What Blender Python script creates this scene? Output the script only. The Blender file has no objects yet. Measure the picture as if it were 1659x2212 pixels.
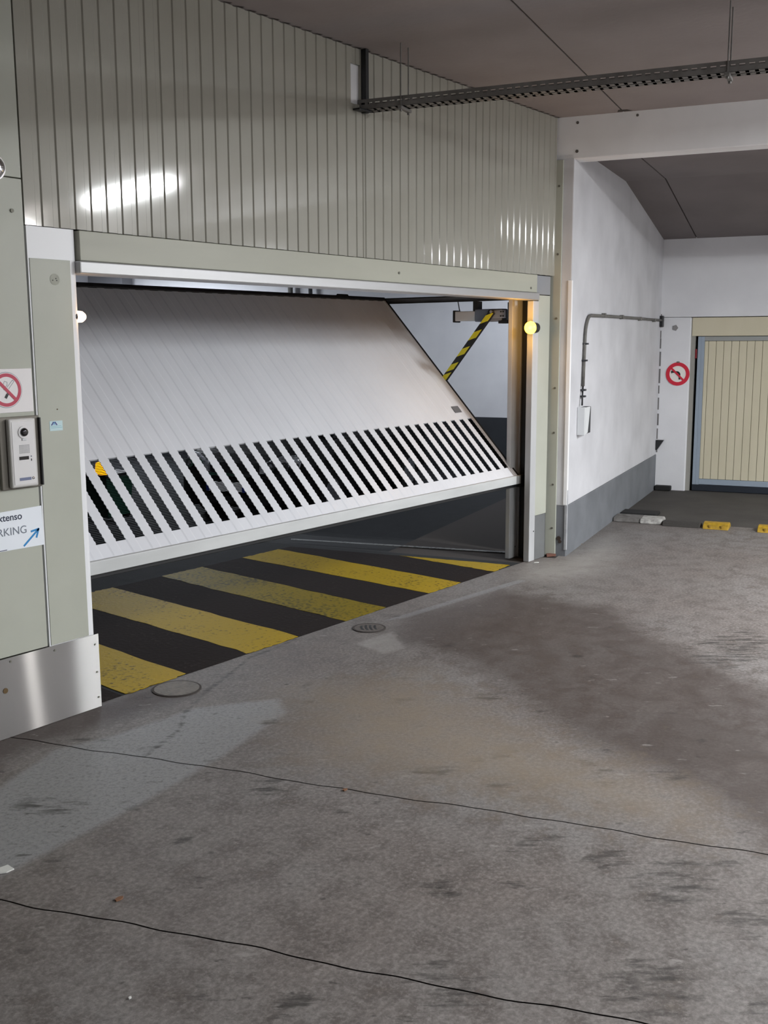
import bpy, bmesh, math, random
import numpy as np
from mathutils import Vector, Matrix
random.seed(3); rng = np.random.default_rng(5)
S = bpy.context.scene
COL = S.collection

# ------------------------------------------------------------------ frame of reference
# X runs along the tilting door's wall (Y = 3.85); the far wall, the beam and the side wall are
# square to each other and turned 13.48 degrees from it: u is their depth, v their width.
SA = math.radians(13.479); CS, SN = math.cos(SA), math.sin(SA)
def UV(u, v, z=0.0): return Vector((u*CS - v*SN, u*SN + v*CS, z))
WY = 3.85                                  # face of the door wall
CZ = 3.265                                 # ceiling height

# ------------------------------------------------------------------ camera
cam = bpy.data.cameras.new('camera'); camo = bpy.data.objects.new('camera', cam); COL.objects.link(camo)
pitch, roll, az = math.radians(9.1975), math.radians(-.2514), math.radians(37.334)
fw = Vector((math.cos(az)*math.cos(pitch), math.sin(az)*math.cos(pitch), -math.sin(pitch)))
rt = Vector((math.sin(az), -math.cos(az), 0)); up = rt.cross(fw)
r2 = rt*math.cos(roll) + up*math.sin(roll); u2 = -rt*math.sin(roll) + up*math.cos(roll)
M = Matrix((r2, u2, -fw)).transposed().to_4x4(); M.translation = Vector((0, 0, 1.65))
camo.matrix_world = M
cam.sensor_fit = 'HORIZONTAL'; cam.sensor_width = 36; cam.lens = 36*2266.6/1659; cam.clip_start = .05
S.camera = camo

# ------------------------------------------------------------------ world, lights, exposure
w = bpy.data.worlds.new('world'); S.world = w; w.use_nodes = True
w.node_tree.nodes['Background'].inputs[0].default_value = (.5, .53, .6, 1)
w.node_tree.nodes['Background'].inputs[1].default_value = .05
def area(name, loc, sx, sy, power, col, rz=0.0, rx=0.0, spread=180):
    l = bpy.data.lights.new(name, 'AREA'); l.shape = 'RECTANGLE'; l.size = sx; l.size_y = sy
    l.energy = power; l.color = col; l.spread = math.radians(spread)
    o = bpy.data.objects.new(name, l); COL.objects.link(o); o.location = loc; o.rotation_euler = (rx, 0, rz); return o
# fluorescent fittings under the outer ceiling: (u, v, watts)
TUBE_V = -math.pi/2 + SA
STREAK_LAMP = (7.89, -3.87, 3.0)  # unseen lamp, added only to put a bright streak on the kick plate
LAMPS = [(6.60, -2.37, 230), (2.6, -3.6, 220), (6.60, -9.5, 150), (-2.2, -6.5, 50), (10.3, -6.0, 150)]
for i, (u, v, p) in enumerate(LAMPS):
    z = 3.105 if i < 4 else 2.85
    area('tube_light', UV(u, v, z), 1.8 if i < 4 else 1.5, .12, p, (.955, .985, 1.0), TUBE_V)
pl_ = bpy.data.lights.new('streak_light', 'POINT'); pl_.energy = 100; pl_.shadow_soft_size = .075; pl_.color = (1, .98, .96)
po_ = bpy.data.objects.new('streak_light', pl_); COL.objects.link(po_); po_.location = STREAK_LAMP
# fittings inside the garage behind the door
for u, v, p in [(9.0, 6.2, 42), (13.9, 10.8, 230), (14.2, 4.2, 45)]:
    area('inner_tube_light', UV(u, v, 3.12), 1.4, .12, p, (.87, .93, 1.0), TUBE_V)
S.view_settings.view_transform = 'Standard'; S.view_settings.look = 'None'
S.view_settings.exposure = 0.57; S.view_settings.gamma = 1; S.view_settings.use_curve_mapping = False

# ------------------------------------------------------------------ materials
def lin(c): 
    return tuple(((x/255)/12.92 if x/255 <= .04045 else ((x/255+.055)/1.055)**2.4) for x in c)
def mat(name, c, rough=.6, metal=0.0, c2=None, scale=6.0, amt=.5, bump=0.0, bscale=60.0, spec=.5, stretch=(1, 1, 1), detail=5, emit=None, es=0.0, aniso=0.0):
    m = bpy.data.materials.new(name); m.use_nodes = True; nt = m.node_tree; b = nt.nodes['Principled BSDF']
    a = (*lin(c), 1); b.inputs['Base Color'].default_value = a
    b.inputs['Roughness'].default_value = rough; b.inputs['Metallic'].default_value = metal
    b.inputs['Specular IOR Level'].default_value = spec
    if aniso: b.inputs['Anisotropic'].default_value = aniso
    tc = nt.nodes.new('ShaderNodeTexCoord'); mp = nt.nodes.new('ShaderNodeMapping'); mp.inputs['Scale'].default_value = stretch
    nt.links.new(tc.outputs['Object'], mp.inputs[0])
    if c2 is not None:
        n = nt.nodes.new('ShaderNodeTexNoise'); n.inputs['Scale'].default_value = scale; n.inputs['Detail'].default_value = detail
        nt.links.new(mp.outputs[0], n.inputs['Vector'])
        r = nt.nodes.new('ShaderNodeMapRange'); r.inputs[1].default_value = .5 - .5*(1-amt)*.6; r.inputs[2].default_value = .5 + .35
        nt.links.new(n.outputs[0], r.inputs[0])
        mx = nt.nodes.new('ShaderNodeMix'); mx.data_type = 'RGBA'; mx.inputs[6].default_value = a; mx.inputs[7].default_value = (*lin(c2), 1)
        nt.links.new(r.outputs[0], mx.inputs[0]); nt.links.new(mx.outputs[2], b.inputs['Base Color'])
    if bump:
        n = nt.nodes.new('ShaderNodeTexNoise'); n.inputs['Scale'].default_value = bscale; n.inputs['Detail'].default_value = 4
        nt.links.new(mp.outputs[0], n.inputs['Vector'])
        bp = nt.nodes.new('ShaderNodeBump'); bp.inputs['Strength'].default_value = bump; bp.inputs['Distance'].default_value = .01
        nt.links.new(n.outputs[0], bp.inputs['Height']); nt.links.new(bp.outputs[0], b.inputs['Normal'])
    if emit:
        b.inputs['Emission Color'].default_value = (*lin(emit), 1); b.inputs['Emission Strength'].default_value = es
    return m
m_clad = mat('cladding_enamel', (160, 158, 147), .5, c2=(150, 147, 135), scale=2.2, amt=.6)
def coat(m, wt, ro):
    b = m.node_tree.nodes['Principled BSDF']; b.inputs['Coat Weight'].default_value = wt; b.inputs['Coat Roughness'].default_value = ro
coat(m_clad, 1.0, .07)
m_panel = mat('panel_enamel', (180, 182, 170), .42, c2=(170, 172, 160), scale=3, bump=.02, bscale=5)
m_pwhite = mat('white_enamel', (236, 237, 240), .35)
m_header = mat('header_enamel', (176, 176, 162), .45, c2=(166, 166, 152), scale=3, stretch=(.4, 1, 3))
m_alu = mat('aluminium', (176, 176, 176), .5, metal=.85, c2=(180, 180, 182), scale=4, stretch=(.3, 1, 6), bump=.02, bscale=30)
m_kick = mat('kick_plate_steel', (140, 137, 136), .26, metal=.9, c2=(130, 127, 126), scale=5, stretch=(1, 1, 8))
def brushed(m, an, rot):
    nt = m.node_tree; b = nt.nodes['Principled BSDF']; t = nt.nodes.new('ShaderNodeTangent'); t.direction_type = 'RADIAL'; t.axis = 'Z'
    nt.links.new(t.outputs[0], b.inputs['Tangent']); b.inputs['Anisotropic'].default_value = an; b.inputs['Anisotropic Rotation'].default_value = rot
nt_k = m_kick.node_tree; gk = nt_k.nodes.new('ShaderNodeBsdfAnisotropic'); gk.inputs['Color'].default_value = (.42, .41, .40, 1)
gk.inputs['Roughness'].default_value = .15; gk.inputs['Anisotropy'].default_value = .9; gk.inputs['Rotation'].default_value = 0.0
tk = nt_k.nodes.new('ShaderNodeTangent'); tk.direction_type = 'RADIAL'; tk.axis = 'Z'; nt_k.links.new(tk.outputs[0], gk.inputs['Tangent'])
dk = nt_k.nodes.new('ShaderNodeBsdfDiffuse'); dk.inputs['Color'].default_value = (.30, .29, .285, 1)
mk = nt_k.nodes.new('ShaderNodeMixShader'); mk.inputs[0].default_value = .55
nt_k.links.new(dk.outputs[0], mk.inputs[1]); nt_k.links.new(gk.outputs[0], mk.inputs[2]); nt_k.links.new(mk.outputs[0], nt_k.nodes['Material Output'].inputs[0])
m_galv = mat('galvanised_steel', (176, 178, 182), .45, metal=.45, c2=(150, 152, 158), scale=7, stretch=(1, 1, .5))
m_frame = mat('frame_grey', (196, 197, 198), .5, metal=.1, c2=(172, 173, 175), scale=5, stretch=(1, 1, .4))
m_dark = mat('black_steel', (30, 31, 33), .5)
m_rubber = mat('black_rubber', (24, 24, 25), .8)
m_door = mat('door_white', (226, 228, 234), .42, c2=(218, 220, 226), scale=2.5, bump=.02, bscale=4)
m_mesh = mat('mesh_black', (9, 9, 9), 1.0, spec=.0)
m_plaster = mat('white_plaster', (212, 212, 216), .85, c2=(186, 186, 190), scale=2.4, amt=.25, bump=.12, bscale=22)
m_plaster2 = mat('white_plaster_clean', (230, 230, 233), .85, c2=(214, 214, 218), scale=2.0, amt=.25, bump=.12, bscale=22)
m_beam = mat('beam_paint', (246, 246, 248), .85, c2=(230, 230, 232), scale=2.6, amt=.2, bump=.1, bscale=18)
m_gband = mat('grey_wall_paint', (116, 119, 124), .7, c2=(96, 99, 104), scale=3.5, bump=.15, bscale=25)
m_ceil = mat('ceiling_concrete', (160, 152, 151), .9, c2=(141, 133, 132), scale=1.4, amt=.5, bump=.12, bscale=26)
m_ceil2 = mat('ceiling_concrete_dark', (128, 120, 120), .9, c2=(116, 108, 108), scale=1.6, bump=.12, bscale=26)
m_joint = mat('joint_filler', (70, 64, 60), .9)
m_tray = mat('tray_steel', (134, 132, 130), .6, metal=.3, c2=(98, 94, 90), scale=9)
m_beige = mat('beige_door', (206, 198, 174), .55, c2=(198, 190, 165), scale=5, stretch=(1, 1, .3))
m_blueg = mat('bluish_frame', (148, 160, 174), .5)
m_navy = mat('navy_gap', (20, 28, 40), .6)
m_yel = mat('yellow_block', (176, 140, 28), .6, c2=(120, 96, 30), scale=30)
m_yel2 = mat('arm_yellow', (222, 214, 40), .5)
m_black = mat('arm_black', (26, 28, 28), .5)
m_kerb = mat('kerb_concrete', (84, 80, 77), .9, c2=(150, 148, 146), scale=9, bump=.4, bscale=40)
m_kerbw = mat('kerb_white_paint', (196, 194, 190), .9, c2=(90, 86, 82), scale=22, amt=.15, bump=.4, bscale=40)
m_red = mat('sign_red', (206, 32, 58), .45)
m_sw = mat('sign_white', (236, 232, 226), .45)
m_sgn = mat('plastic_white', (234, 230, 230), .4)
m_prkw = mat('sheet_white', (238, 243, 250), .5)
m_ink = mat('ink_dark', (58, 64, 84), .6)
m_ink2 = mat('ink_grey', (120, 128, 140), .6)
m_blue = mat('ink_blue', (40, 136, 200), .5)
m_pink = mat('nosmoke_red', (188, 60, 84), .5)
m_inter = mat('intercom_steel', (206, 204, 202), .34, metal=.35)
m_lensd = mat('lens_black', (16, 16, 18), .08, spec=.8)
m_iface = mat('intercom_white', (224, 222, 222), .4)
m_lcd = mat('intercom_label', (112, 120, 150), .4)
m_chrome = mat('chrome', (225, 225, 228), .12, metal=1)
m_screw = mat('screw_dull', (110, 108, 98), .5, metal=.4)
m_rust = mat('rusty_screw', (96, 76, 48), .8)
m_pipe = mat('grey_conduit', (112, 110, 106), .6, c2=(80, 78, 74), scale=20)
m_boxw = mat('box_white', (214, 216, 218), .55)
m_boxd = mat('box_dark', (52, 54, 58), .7)  # dark grey for the box body and the pipe clips
m_manh = mat('manhole_iron', (112, 104, 94), .6, c2=(84, 78, 70), scale=30, bump=.4, bscale=60)
m_iron = mat('drain_iron', (92, 84, 78), .6, c2=(66, 60, 56), scale=30, bump=.3, bscale=60)
m_stick = mat('sticker_pale', (198, 222, 226), .5)
m_stickg = mat('door_plate_grey', (112, 112, 116), .4)
m_leaf = mat('dry_leaf', (120, 84, 60), .8)
m_paper = mat('paper_scrap', (210, 210, 206), .8)
m_tile = mat('tube_diffuser', (250, 250, 250), .4, emit=(246, 250, 252), es=100.0)
m_tile2 = mat('tube_diffuser_cool', (250, 250, 250), .4, emit=(235, 243, 255), es=22.0)
m_house = mat('lamp_housing', (200, 200, 200), .5)
m_amber = mat('amber_lens', (255, 170, 30), .3, emit=(255, 188, 40), es=12)
m_amberc = mat('pale_amber_lens', (255, 230, 200), .3, emit=(255, 205, 170), es=4)
m_glass = mat('car_glass', (10, 12, 15), .3, spec=.2)
m_carb = mat('car_paint_black', (14, 15, 17), .6, spec=.2)
m_carg = mat('car_paint_green', (44, 92, 74), .4)
m_tyre = mat('tyre', (18, 18, 18), .85)
m_lamp = mat('headlamp_glass', (245, 248, 255), .10, metal=.55, c2=(150, 152, 160), scale=40, bump=.9, bscale=38)
m_plate = mat('plate_white', (240, 240, 240), .35)
m_plateb = mat('plate_blue', (40, 56, 140), .4)
m_amb2 = mat('turn_amber', (240, 160, 20), .25, emit=(255, 160, 20), es=1.6)
m_insideg = mat('inner_pillar_grey', (98, 98, 102), .8)
m_inband = mat('inner_dark_band', (50, 53, 58), .85, c2=(42, 44, 48), scale=3)
m_asph = mat('inner_asphalt', (36, 38, 41), .95, c2=(28, 30, 32), scale=5, bump=.25, bscale=90)
m_base = mat('groove_dirt', (66, 60, 57), .95)

def paint(name, c, worn, thr, rough=.6):
    m = bpy.data.materials.new(name); m.use_nodes = True; nt = m.node_tree; b = nt.nodes['Principled BSDF']
    tc = nt.nodes.new('ShaderNodeTexCoord')
    def noise(s, d=6, str_=None):
        n = nt.nodes.new('ShaderNodeTexNoise'); n.inputs['Scale'].default_value = s; n.inputs['Detail'].default_value = d
        nt.links.new(tc.outputs['Object'], n.inputs['Vector']); return n
    n1 = noise(38, 8); n2 = noise(3)
    ad = nt.nodes.new('ShaderNodeMath'); ad.operation = 'MULTIPLY_ADD'; ad.inputs[1].default_value = .45
    nt.links.new(n2.outputs[0], ad.inputs[0]); nt.links.new(n1.outputs[0], ad.inputs[2])
    r = nt.nodes.new('ShaderNodeMapRange'); r.inputs[1].default_value = thr; r.inputs[2].default_value = thr + .16
    nt.links.new(ad.outputs[0], r.inputs[0])
    mx = nt.nodes.new('ShaderNodeMix'); mx.data_type = 'RGBA'; mx.inputs[6].default_value = (*lin(c), 1); mx.inputs[7].default_value = (*lin(worn), 1)
    nt.links.new(r.outputs[0], mx.inputs[0]); nt.links.new(mx.outputs[2], b.inputs['Base Color'])
    b.inputs['Roughness'].default_value = rough; b.inputs['Specular IOR Level'].default_value = .12
    bp = nt.nodes.new('ShaderNodeBump'); bp.inputs['Strength'].default_value = .5; bp.inputs['Distance'].default_value = .006
    nt.links.new(n1.outputs[0], bp.inputs['Height']); nt.links.new(bp.outputs[0], b.inputs['Normal'])
    return m
m_pyel = paint('yellow_road_paint', (170, 142, 2), (88, 72, 10), .80)
m_pyel2 = paint('yellow_road_paint_worn', (130, 112, 6), (78, 70, 18), .74)
m_pblk = paint('black_road_paint', (37, 30, 28), (58, 50, 46), .84, .85)
m_pwht = paint('pale_line_paint', (150, 152, 152), (100, 102, 102), .74)

def concrete():
    m = bpy.data.materials.new('floor_concrete'); m.use_nodes = True; nt = m.node_tree; b = nt.nodes['Principled BSDF']
    L = nt.links.new; N = nt.nodes.new
    tc = N('ShaderNodeTexCoord')
    at = N('ShaderNodeVertexColor'); at.layer_name = 'marks'; sp = N('ShaderNodeSeparateColor'); L(at.outputs[0], sp.inputs[0])
    def noise(s, d=6, ro=.6, st=(1, 1, 1), rot=0):
        mp = N('ShaderNodeMapping'); mp.vector_type = 'TEXTURE'; mp.inputs['Scale'].default_value = st; mp.inputs['Rotation'].default_value = (0, 0, rot); L(tc.outputs['Object'], mp.inputs[0])
        n = N('ShaderNodeTexNoise'); n.inputs['Scale'].default_value = s; n.inputs['Detail'].default_value = d; n.inputs['Roughness'].default_value = ro
        L(mp.outputs[0], n.inputs['Vector']); return n.outputs[0]
    def rng_(x, a, c, lo=0., hi=1.):
        r = N('ShaderNodeMapRange'); r.inputs[1].default_value = a; r.inputs[2].default_value = c; r.inputs[3].default_value = lo; r.inputs[4].default_value = hi; L(x, r.inputs[0]); return r.outputs[0]
    def math_(op, a, c):
        r = N('ShaderNodeMath'); r.operation = op
        for i, x in enumerate((a, c)):
            if isinstance(x, (int, float)): r.inputs[i].default_value = x
            else: L(x, r.inputs[i])
        return r.outputs[0]
    def mix(f, a, c, mode='MIX'):
        r = N('ShaderNodeMix'); r.data_type = 'RGBA'; r.blend_type = mode
        if isinstance(f, float): r.inputs[0].default_value = f
        else: L(f, r.inputs[0])
        for i, x in ((6, a), (7, c)):
            if isinstance(x, tuple): r.inputs[i].default_value = (*lin(x), 1)
            else: L(x, r.inputs[i])
        return r.outputs[2]
    big = noise(.9, 4); mid = noise(7, 8, .72); fine = noise(60, 8, .75); strk = noise(26, 8, .70, (4.0, 1, 1), -.92); speck = noise(21, 5, .62, (2.2, 1, 1), -.92)
    c = mix(rng_(big, .35, .65), (121, 117, 115), (113, 105, 101))
    c = mix(rng_(mid, .46, .62), c, (92, 85, 82))
    # pale screed patch
    g = rng_(math_('ADD', sp.outputs[1], math_('MULTIPLY', math_('SUBTRACT', mid, .5), .35)), .34, .66, 0, .8)
    c = mix(g, c, (142, 143, 145))
    c = mix(rng_(fine, .48, .66, 0, .6), c, (74, 69, 66))
    c = mix(rng_(fine, .5, .34, 0, .6), c, (146, 142, 138))
    # brown stain and darker strip along the left wall (R), oil spots (B)
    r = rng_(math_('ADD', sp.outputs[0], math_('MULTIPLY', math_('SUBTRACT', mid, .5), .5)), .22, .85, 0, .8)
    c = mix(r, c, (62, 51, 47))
    o = rng_(math_('ADD', sp.outputs[2], math_('MULTIPLY', math_('SUBTRACT', strk, .5), 2.6)), .52, .95, 0, .8)
    c = mix(o, c, (38, 35, 33))
    c = mix(rng_(speck, .645, .70, 0, .7), c, (52, 48, 46))
    c = mix(rng_(speck, .36, .30, 0, .5), c, (150, 146, 142))
    sk = rng_(strk, .58, .70, 0, .5)
    c = mix(sk, c, (66, 61, 58))
    wm = N('ShaderNodeVertexColor'); wm.layer_name = 'tint'; sp2 = N('ShaderNodeSeparateColor'); L(wm.outputs[0], sp2.inputs[0])
    c = mix(rng_(math_('ADD', sp2.outputs[0], math_('MULTIPLY', math_('SUBTRACT', mid, .5), 2.0)), .2, 1.3, 0, .75), c, (138, 125, 109))
    c = mix(rng_(math_('ADD', sp2.outputs[2], math_('MULTIPLY', math_('SUBTRACT', mid, .5), 1.2)), .3, .8, 0, .7), c, (158, 155, 151))
    L(c, b.inputs['Base Color'])
    ro = math_('SUBTRACT', rng_(mid, .3, .7, .72, .52), math_('MULTIPLY', sp2.outputs[1], .42)); L(ro, b.inputs['Roughness'])
    bp = N('ShaderNodeBump'); bp.inputs['Strength'].default_value = .35; bp.inputs['Distance'].default_value = .004
    L(math_('ADD', fine, math_('MULTIPLY', strk, .6)), bp.inputs['Height']); L(bp.outputs[0], b.inputs['Normal'])
    return m
m_floor = concrete()

# ------------------------------------------------------------------ geometry helpers
class MB:
    """collects boxes, prisms, tubes; build() links them as one mesh object"""
    def __init__(s): s.v = []; s.f = []; s.mi = []; s.m = 0
    def add(s, vs, fs):
        n = len(s.v); s.v += [Vector(p) for p in vs]; s.f += [tuple(i+n for i in f) for f in fs]; s.mi += [s.m]*len(fs); return s
    def box(s, x0, x1, y0, y1, z0, z1, T=None):
        P = [(x, y, z) for z in (z0, z1) for y in (y0, y1) for x in (x0, x1)]
        if T: P = [T(*p) for p in P]
        return s.add(P, [(0, 2, 3, 1), (4, 5, 7, 6), (0, 1, 5, 4), (2, 6, 7, 3), (0, 4, 6, 2), (1, 3, 7, 5)])
    def prism(s, pts, d, T=None):
        """pts: polygon of 3D points, extruded by vector d"""
        n = len(pts); a = [Vector(p) for p in pts]; c = [p+Vector(d) for p in a]; P = a+c
        if T: P = [T(*p) for p in P]
        return s.add(P, [tuple(range(n))[::-1], tuple(range(n, 2*n))] + [(i, (i+1) % n, (i+1) % n+n, i+n) for i in range(n)])
    def tube(s, pts, r, n=10, cap=True):
        pts = [Vector(p) for p in pts]; rings = []; prev = None
        for i, p in enumerate(pts):
            d = (pts[min(i+1, len(pts)-1)] - pts[max(i-1, 0)]).normalized()
            a = d.orthogonal().normalized() if prev is None else (prev - d*prev.dot(d)).normalized()
            prev = a; b = d.cross(a); rr = r[i] if isinstance(r, (list, tuple)) else r
            rings.append([p + (a*math.cos(t)+b*math.sin(t))*rr for t in [2*math.pi*k/n for k in range(n)]])
        V = [q for R_ in rings for q in R_]; F = []
        for i in range(len(rings)-1):
            for k in range(n): F.append((i*n+k, i*n+(k+1) % n, (i+1)*n+(k+1) % n, (i+1)*n+k))
        if cap: F += [tuple(range(n))[::-1], tuple(range((len(rings)-1)*n, len(rings)*n))]
        return s.add(V, F)
    def disc(s, c, nrm, r, th, n=32, r0=0.0, T=None):
        """flat disc or ring (r0 inner radius) of thickness th along nrm"""
        c = Vector(c); nrm = Vector(nrm).normalized(); zup = Vector((0, 0, 1)) if abs(nrm.z) < .9 else Vector((1, 0, 0))
        a = zup.cross(nrm).normalized(); b = nrm.cross(a)
        ang = [2*math.pi*k/n for k in range(n)]
        if r0 <= 0:
            R1 = [c+(a*math.cos(t)+b*math.sin(t))*r for t in ang]; R2 = [p+nrm*th for p in R1]
            return s.add(R1+R2, [tuple(range(n))[::-1], tuple(range(n, 2*n))]+[(i, (i+1) % n, (i+1) % n+n, i+n) for i in range(n)])
        Rg = [[c+nrm*h+(a*math.cos(t)+b*math.sin(t))*rr for t in ang] for h, rr in ((0, r), (th, r), (th, r0), (0, r0))]
        V = [p for q in Rg for p in q]; F = []
        for j in range(4):
            for i in range(n): F.append((j*n+i, j*n+(i+1) % n, ((j+1) % 4)*n+(i+1) % n, ((j+1) % 4)*n+i))
        return s.add(V, F)
    def build(s, name, m, parent=None, bevel=0, smooth=False, segs=2):
        me = bpy.data.meshes.new(name); me.from_pydata([tuple(p) for p in s.v], [], s.f)
        for x in (m if isinstance(m, (list, tuple)) else [m]): me.materials.append(x)
        if isinstance(m, (list, tuple)): me.polygons.foreach_set('material_index', s.mi)
        bm = bmesh.new(); bm.from_mesh(me); bmesh.ops.recalc_face_normals(bm, faces=bm.faces); bm.to_mesh(me); bm.free()
        o = bpy.data.objects.new(name, me); COL.objects.link(o)
        if parent is not None:
            o.parent = parent; o.matrix_parent_inverse = Matrix.LocRotScale(Vector(parent.get('org', (0, 0, 0))), None, None).inverted()
        if bevel:
            md = o.modifiers.new('bevel', 'BEVEL'); md.width = bevel; md.segments = segs; md.limit_method = 'ANGLE'
        if smooth:
            for p in me.polygons: p.use_smooth = True
        return o
def tag(o, label=None, cat=None, group=None, kind=None):
    if label: o['label'] = label
    if cat: o['category'] = cat
    if group: o['group'] = group
    if kind: o['kind'] = kind
    return o
def thing(name, label, cat, loc, group=None):
    o = bpy.data.objects.new(name, None); COL.objects.link(o); o.location = loc; o['org'] = tuple(loc)
    o.empty_display_size = .1
    return tag(o, label, cat, group)
def struct(name, label=None, cat=None):
    o = bpy.data.objects.new(name, None); COL.objects.link(o); o['org'] = (0., 0., 0.); o['kind'] = 'structure'
    if label: o['label'] = label
    if cat: o['category'] = cat
    return o
def B(x0, x1, y0, y1, z0, z1, name, m, parent=None, bevel=0, T=None):
    return MB().box(x0, x1, y0, y1, z0, z1, T).build(name, m, parent, bevel)

# ------------------------------------------------------------------ floor
def in_poly(P, poly):
    x, y = P[:, 0], P[:, 1]; c = np.zeros(len(P), bool); n = len(poly)
    for i in range(n):
        x0, y0 = poly[i]; x1, y1 = poly[(i+1) % n]
        k = ((y0 > y) != (y1 > y)) & (x < (x1-x0)*(y-y0)/((y1-y0) if y1 != y0 else 1e-9)+x0); c ^= k
    return c
def soft(P, poly, wdt):
    d = np.full(len(P), 1e9); n = len(poly)
    for i in range(n):
        a = np.array(poly[i]); b = np.array(poly[(i+1) % n]); ab = b-a
        t = np.clip(((P-a)@ab)/(ab@ab), 0, 1); d = np.minimum(d, np.linalg.norm(P-(a+t[:, None]*ab), axis=1))
    sd = np.where(in_poly(P, poly), d, -d); return np.clip(.5+sd/(2*wdt), 0, 1)
STAIN = [(5.0, 3.70), (5.99, 3.58), (5.95, 3.1), (5.99, 2.74), (5.55, 2.28), (5.01, 1.49), (4.6, .4), (3.2, .3), (3.34, .99), (3.58, 1.3), (3.7, 1.63), (3.79, 1.92), (4.06, 2.32), (4.39, 2.82), (4.51, 3.22), (4.49, 3.46)]
DARK1 = [(4.03, 1.78), (4.41, 1.75), (4.29, 1.26), (4.09, 1.2), (3.82, 1.32), (3.82, 1.55)]
DARK2 = [(3.72, 1.25), (3.91, 1.14), (3.66, 1.06), (3.61, 1.19)]
WARM = [(3.62, 3.36), (4.18, 2.98), (3.83, 2.23), (3.58, 1.3), (3.3, 1.15), (3.17, 1.79), (3.03, 2.3), (2.97, 2.69), (3.27, 2.99)]
LIGHT = [(3.45, 3.26), (3.33, 3.1), (2.77, 2.96), (2.3, 2.88), (1.5, 2.80), (1.5, 3.3), (2.09, 3.42), (2.44, 3.57), (2.7, 3.5), (3.13, 3.48)]
CORNER = [(6.6, 3.84), (7.49, 3.75), (8.3, 3.85), (7.5, 3.4), (6.78, 3.25), (6.31, 3.4), (6.3, 3.66)]
PATCH = [(4.37, 3.56), (4.73, 3.54), (4.48, 3.26), (4.3, 3.28)]
FOOT_DARK = [(1.2, 3.9), (3.2, 3.9), (3.3, 3.6), (2.9, 3.62), (2.4, 3.66), (1.2, 3.40)]  # floor darker along the foot of the left wall
SEAM = [(4.8, 3.72), (6.3, 3.62), (6.3, 3.54), (5.0, 3.63)]
SPOTS = [(2.48, 1.69, .05), (2.47, 1.66, .04), (2.63, 1.5, .03), (2.95, 1.35, .06), (2.93, 1.16, .09), (2.88, 1.09, .08), (2.85, .87, .07), (2.91, 1.59, .07), (2.27, 1.19, .04), (2.43, .98, .09), (2.35, .93, .08), (2.68, 2.6, .05), (2.74, 2.63, .04), (2.29, 2.86, .05), (2.12, 3.09, .07), (2.06, 3.2, .06), (2.21, 2.41, .018), (1.51, 2.41, .025), (1.65, 1.89, .04), (5.64, 1.83, .2), (5.33, 1.82, .15), (3.22, 1.91, .05), (3.19, 2.17, .07), (3.18, 2.22, .06), (4.06, 2.49, .07), (3.57, 1.67, .04), (3.5, 2.06, .05), (3.61, 1.76, .03), (3.76, 2.79, .05), (2.57, 3.57, .03), (2.63, 3.5, .025), (2.65, 3.29, .03), (2.79, 3.29, .02), (3.05, 1.14, .05), (3.14, 1.03, .04), (2.11, 1.44, .05), (1.8, 1.66, .05), (2.04, 2.31, .04), (2.22, 2.55, .03), (2.02, 1.37, .07), (2.38, 1.05, .05), (3.72, 1.43, .05)]
for k in range(60):
    SPOTS.append((rng.uniform(1.5, 6.5), rng.uniform(-1, 3.4), rng.uniform(.012, .035)))
CRACKS = [[(4.25, 3.87), (4.05, 3.84), (3.84, 3.83), (3.5, 3.68), (3.30, 3.60), (3.06, 3.47), (2.9, 3.33), (2.61, 3.215)]]
def marks(me):
    n = len(me.vertices); co = np.empty(n*3); me.vertices.foreach_get('co', co); P = co.reshape(-1, 3)[:, :2]
    R = np.maximum(soft(P, STAIN, .16)*.80, 1.25*np.maximum(soft(P, DARK1, .07), soft(P, DARK2, .05)))
    R = np.maximum(R, soft(P, FOOT_DARK, .1)*.95)
    G = np.maximum(soft(P, LIGHT, .06), soft(P, SEAM, .02)*.7)
    Bm = np.zeros(n)
    for x, y, r in SPOTS:
        q = P-np.array([x, y]); e = np.array([.92, -.4]); el = np.abs(q@e)/1.5; pe = np.abs(q@np.array([.4, .92]))
        Bm = np.maximum(Bm, np.clip(.95-np.hypot(el, pe)/r*.5, 0, .72))
    for cr in CRACKS:
        for a, b in zip(cr[:-1], cr[1:]):
            a = np.array(a); b = np.array(b); ab = b-a; t = np.clip(((P-a)@ab)/(ab@ab), 0, 1)
            d = np.linalg.norm(P-(a+t[:, None]*ab), axis=1); Bm = np.maximum(Bm, np.clip(.9-d/.018*.5, 0, .8))
    W_ = soft(P, WARM, .28)
    wet = np.zeros(n)
    for x, y, r in [(3.23, 1.86, .05), (3.5, 2.03, .035), (3.08, 1.77, .015)]:
        wet = np.maximum(wet, np.clip(1.3-np.hypot(P[:, 0]-x, P[:, 1]-y)/r*.7, 0, 1))
    pale = np.maximum(soft(P, CORNER, .3)*.95, soft(P, PATCH, .03)*.6)
    def put(name, a, b, c):
        ca = me.color_attributes.new(name, 'FLOAT_COLOR', 'POINT'); arr = np.ones((n, 4)); arr[:, 0] = a; arr[:, 1] = b; arr[:, 2] = c
        ca.data.foreach_set('color', arr.ravel())
    put('marks', R, G, Bm); put('tint', W_, wet, pale)
floor = struct('floor', 'stained grey concrete floor in front of the tilting door')
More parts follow.
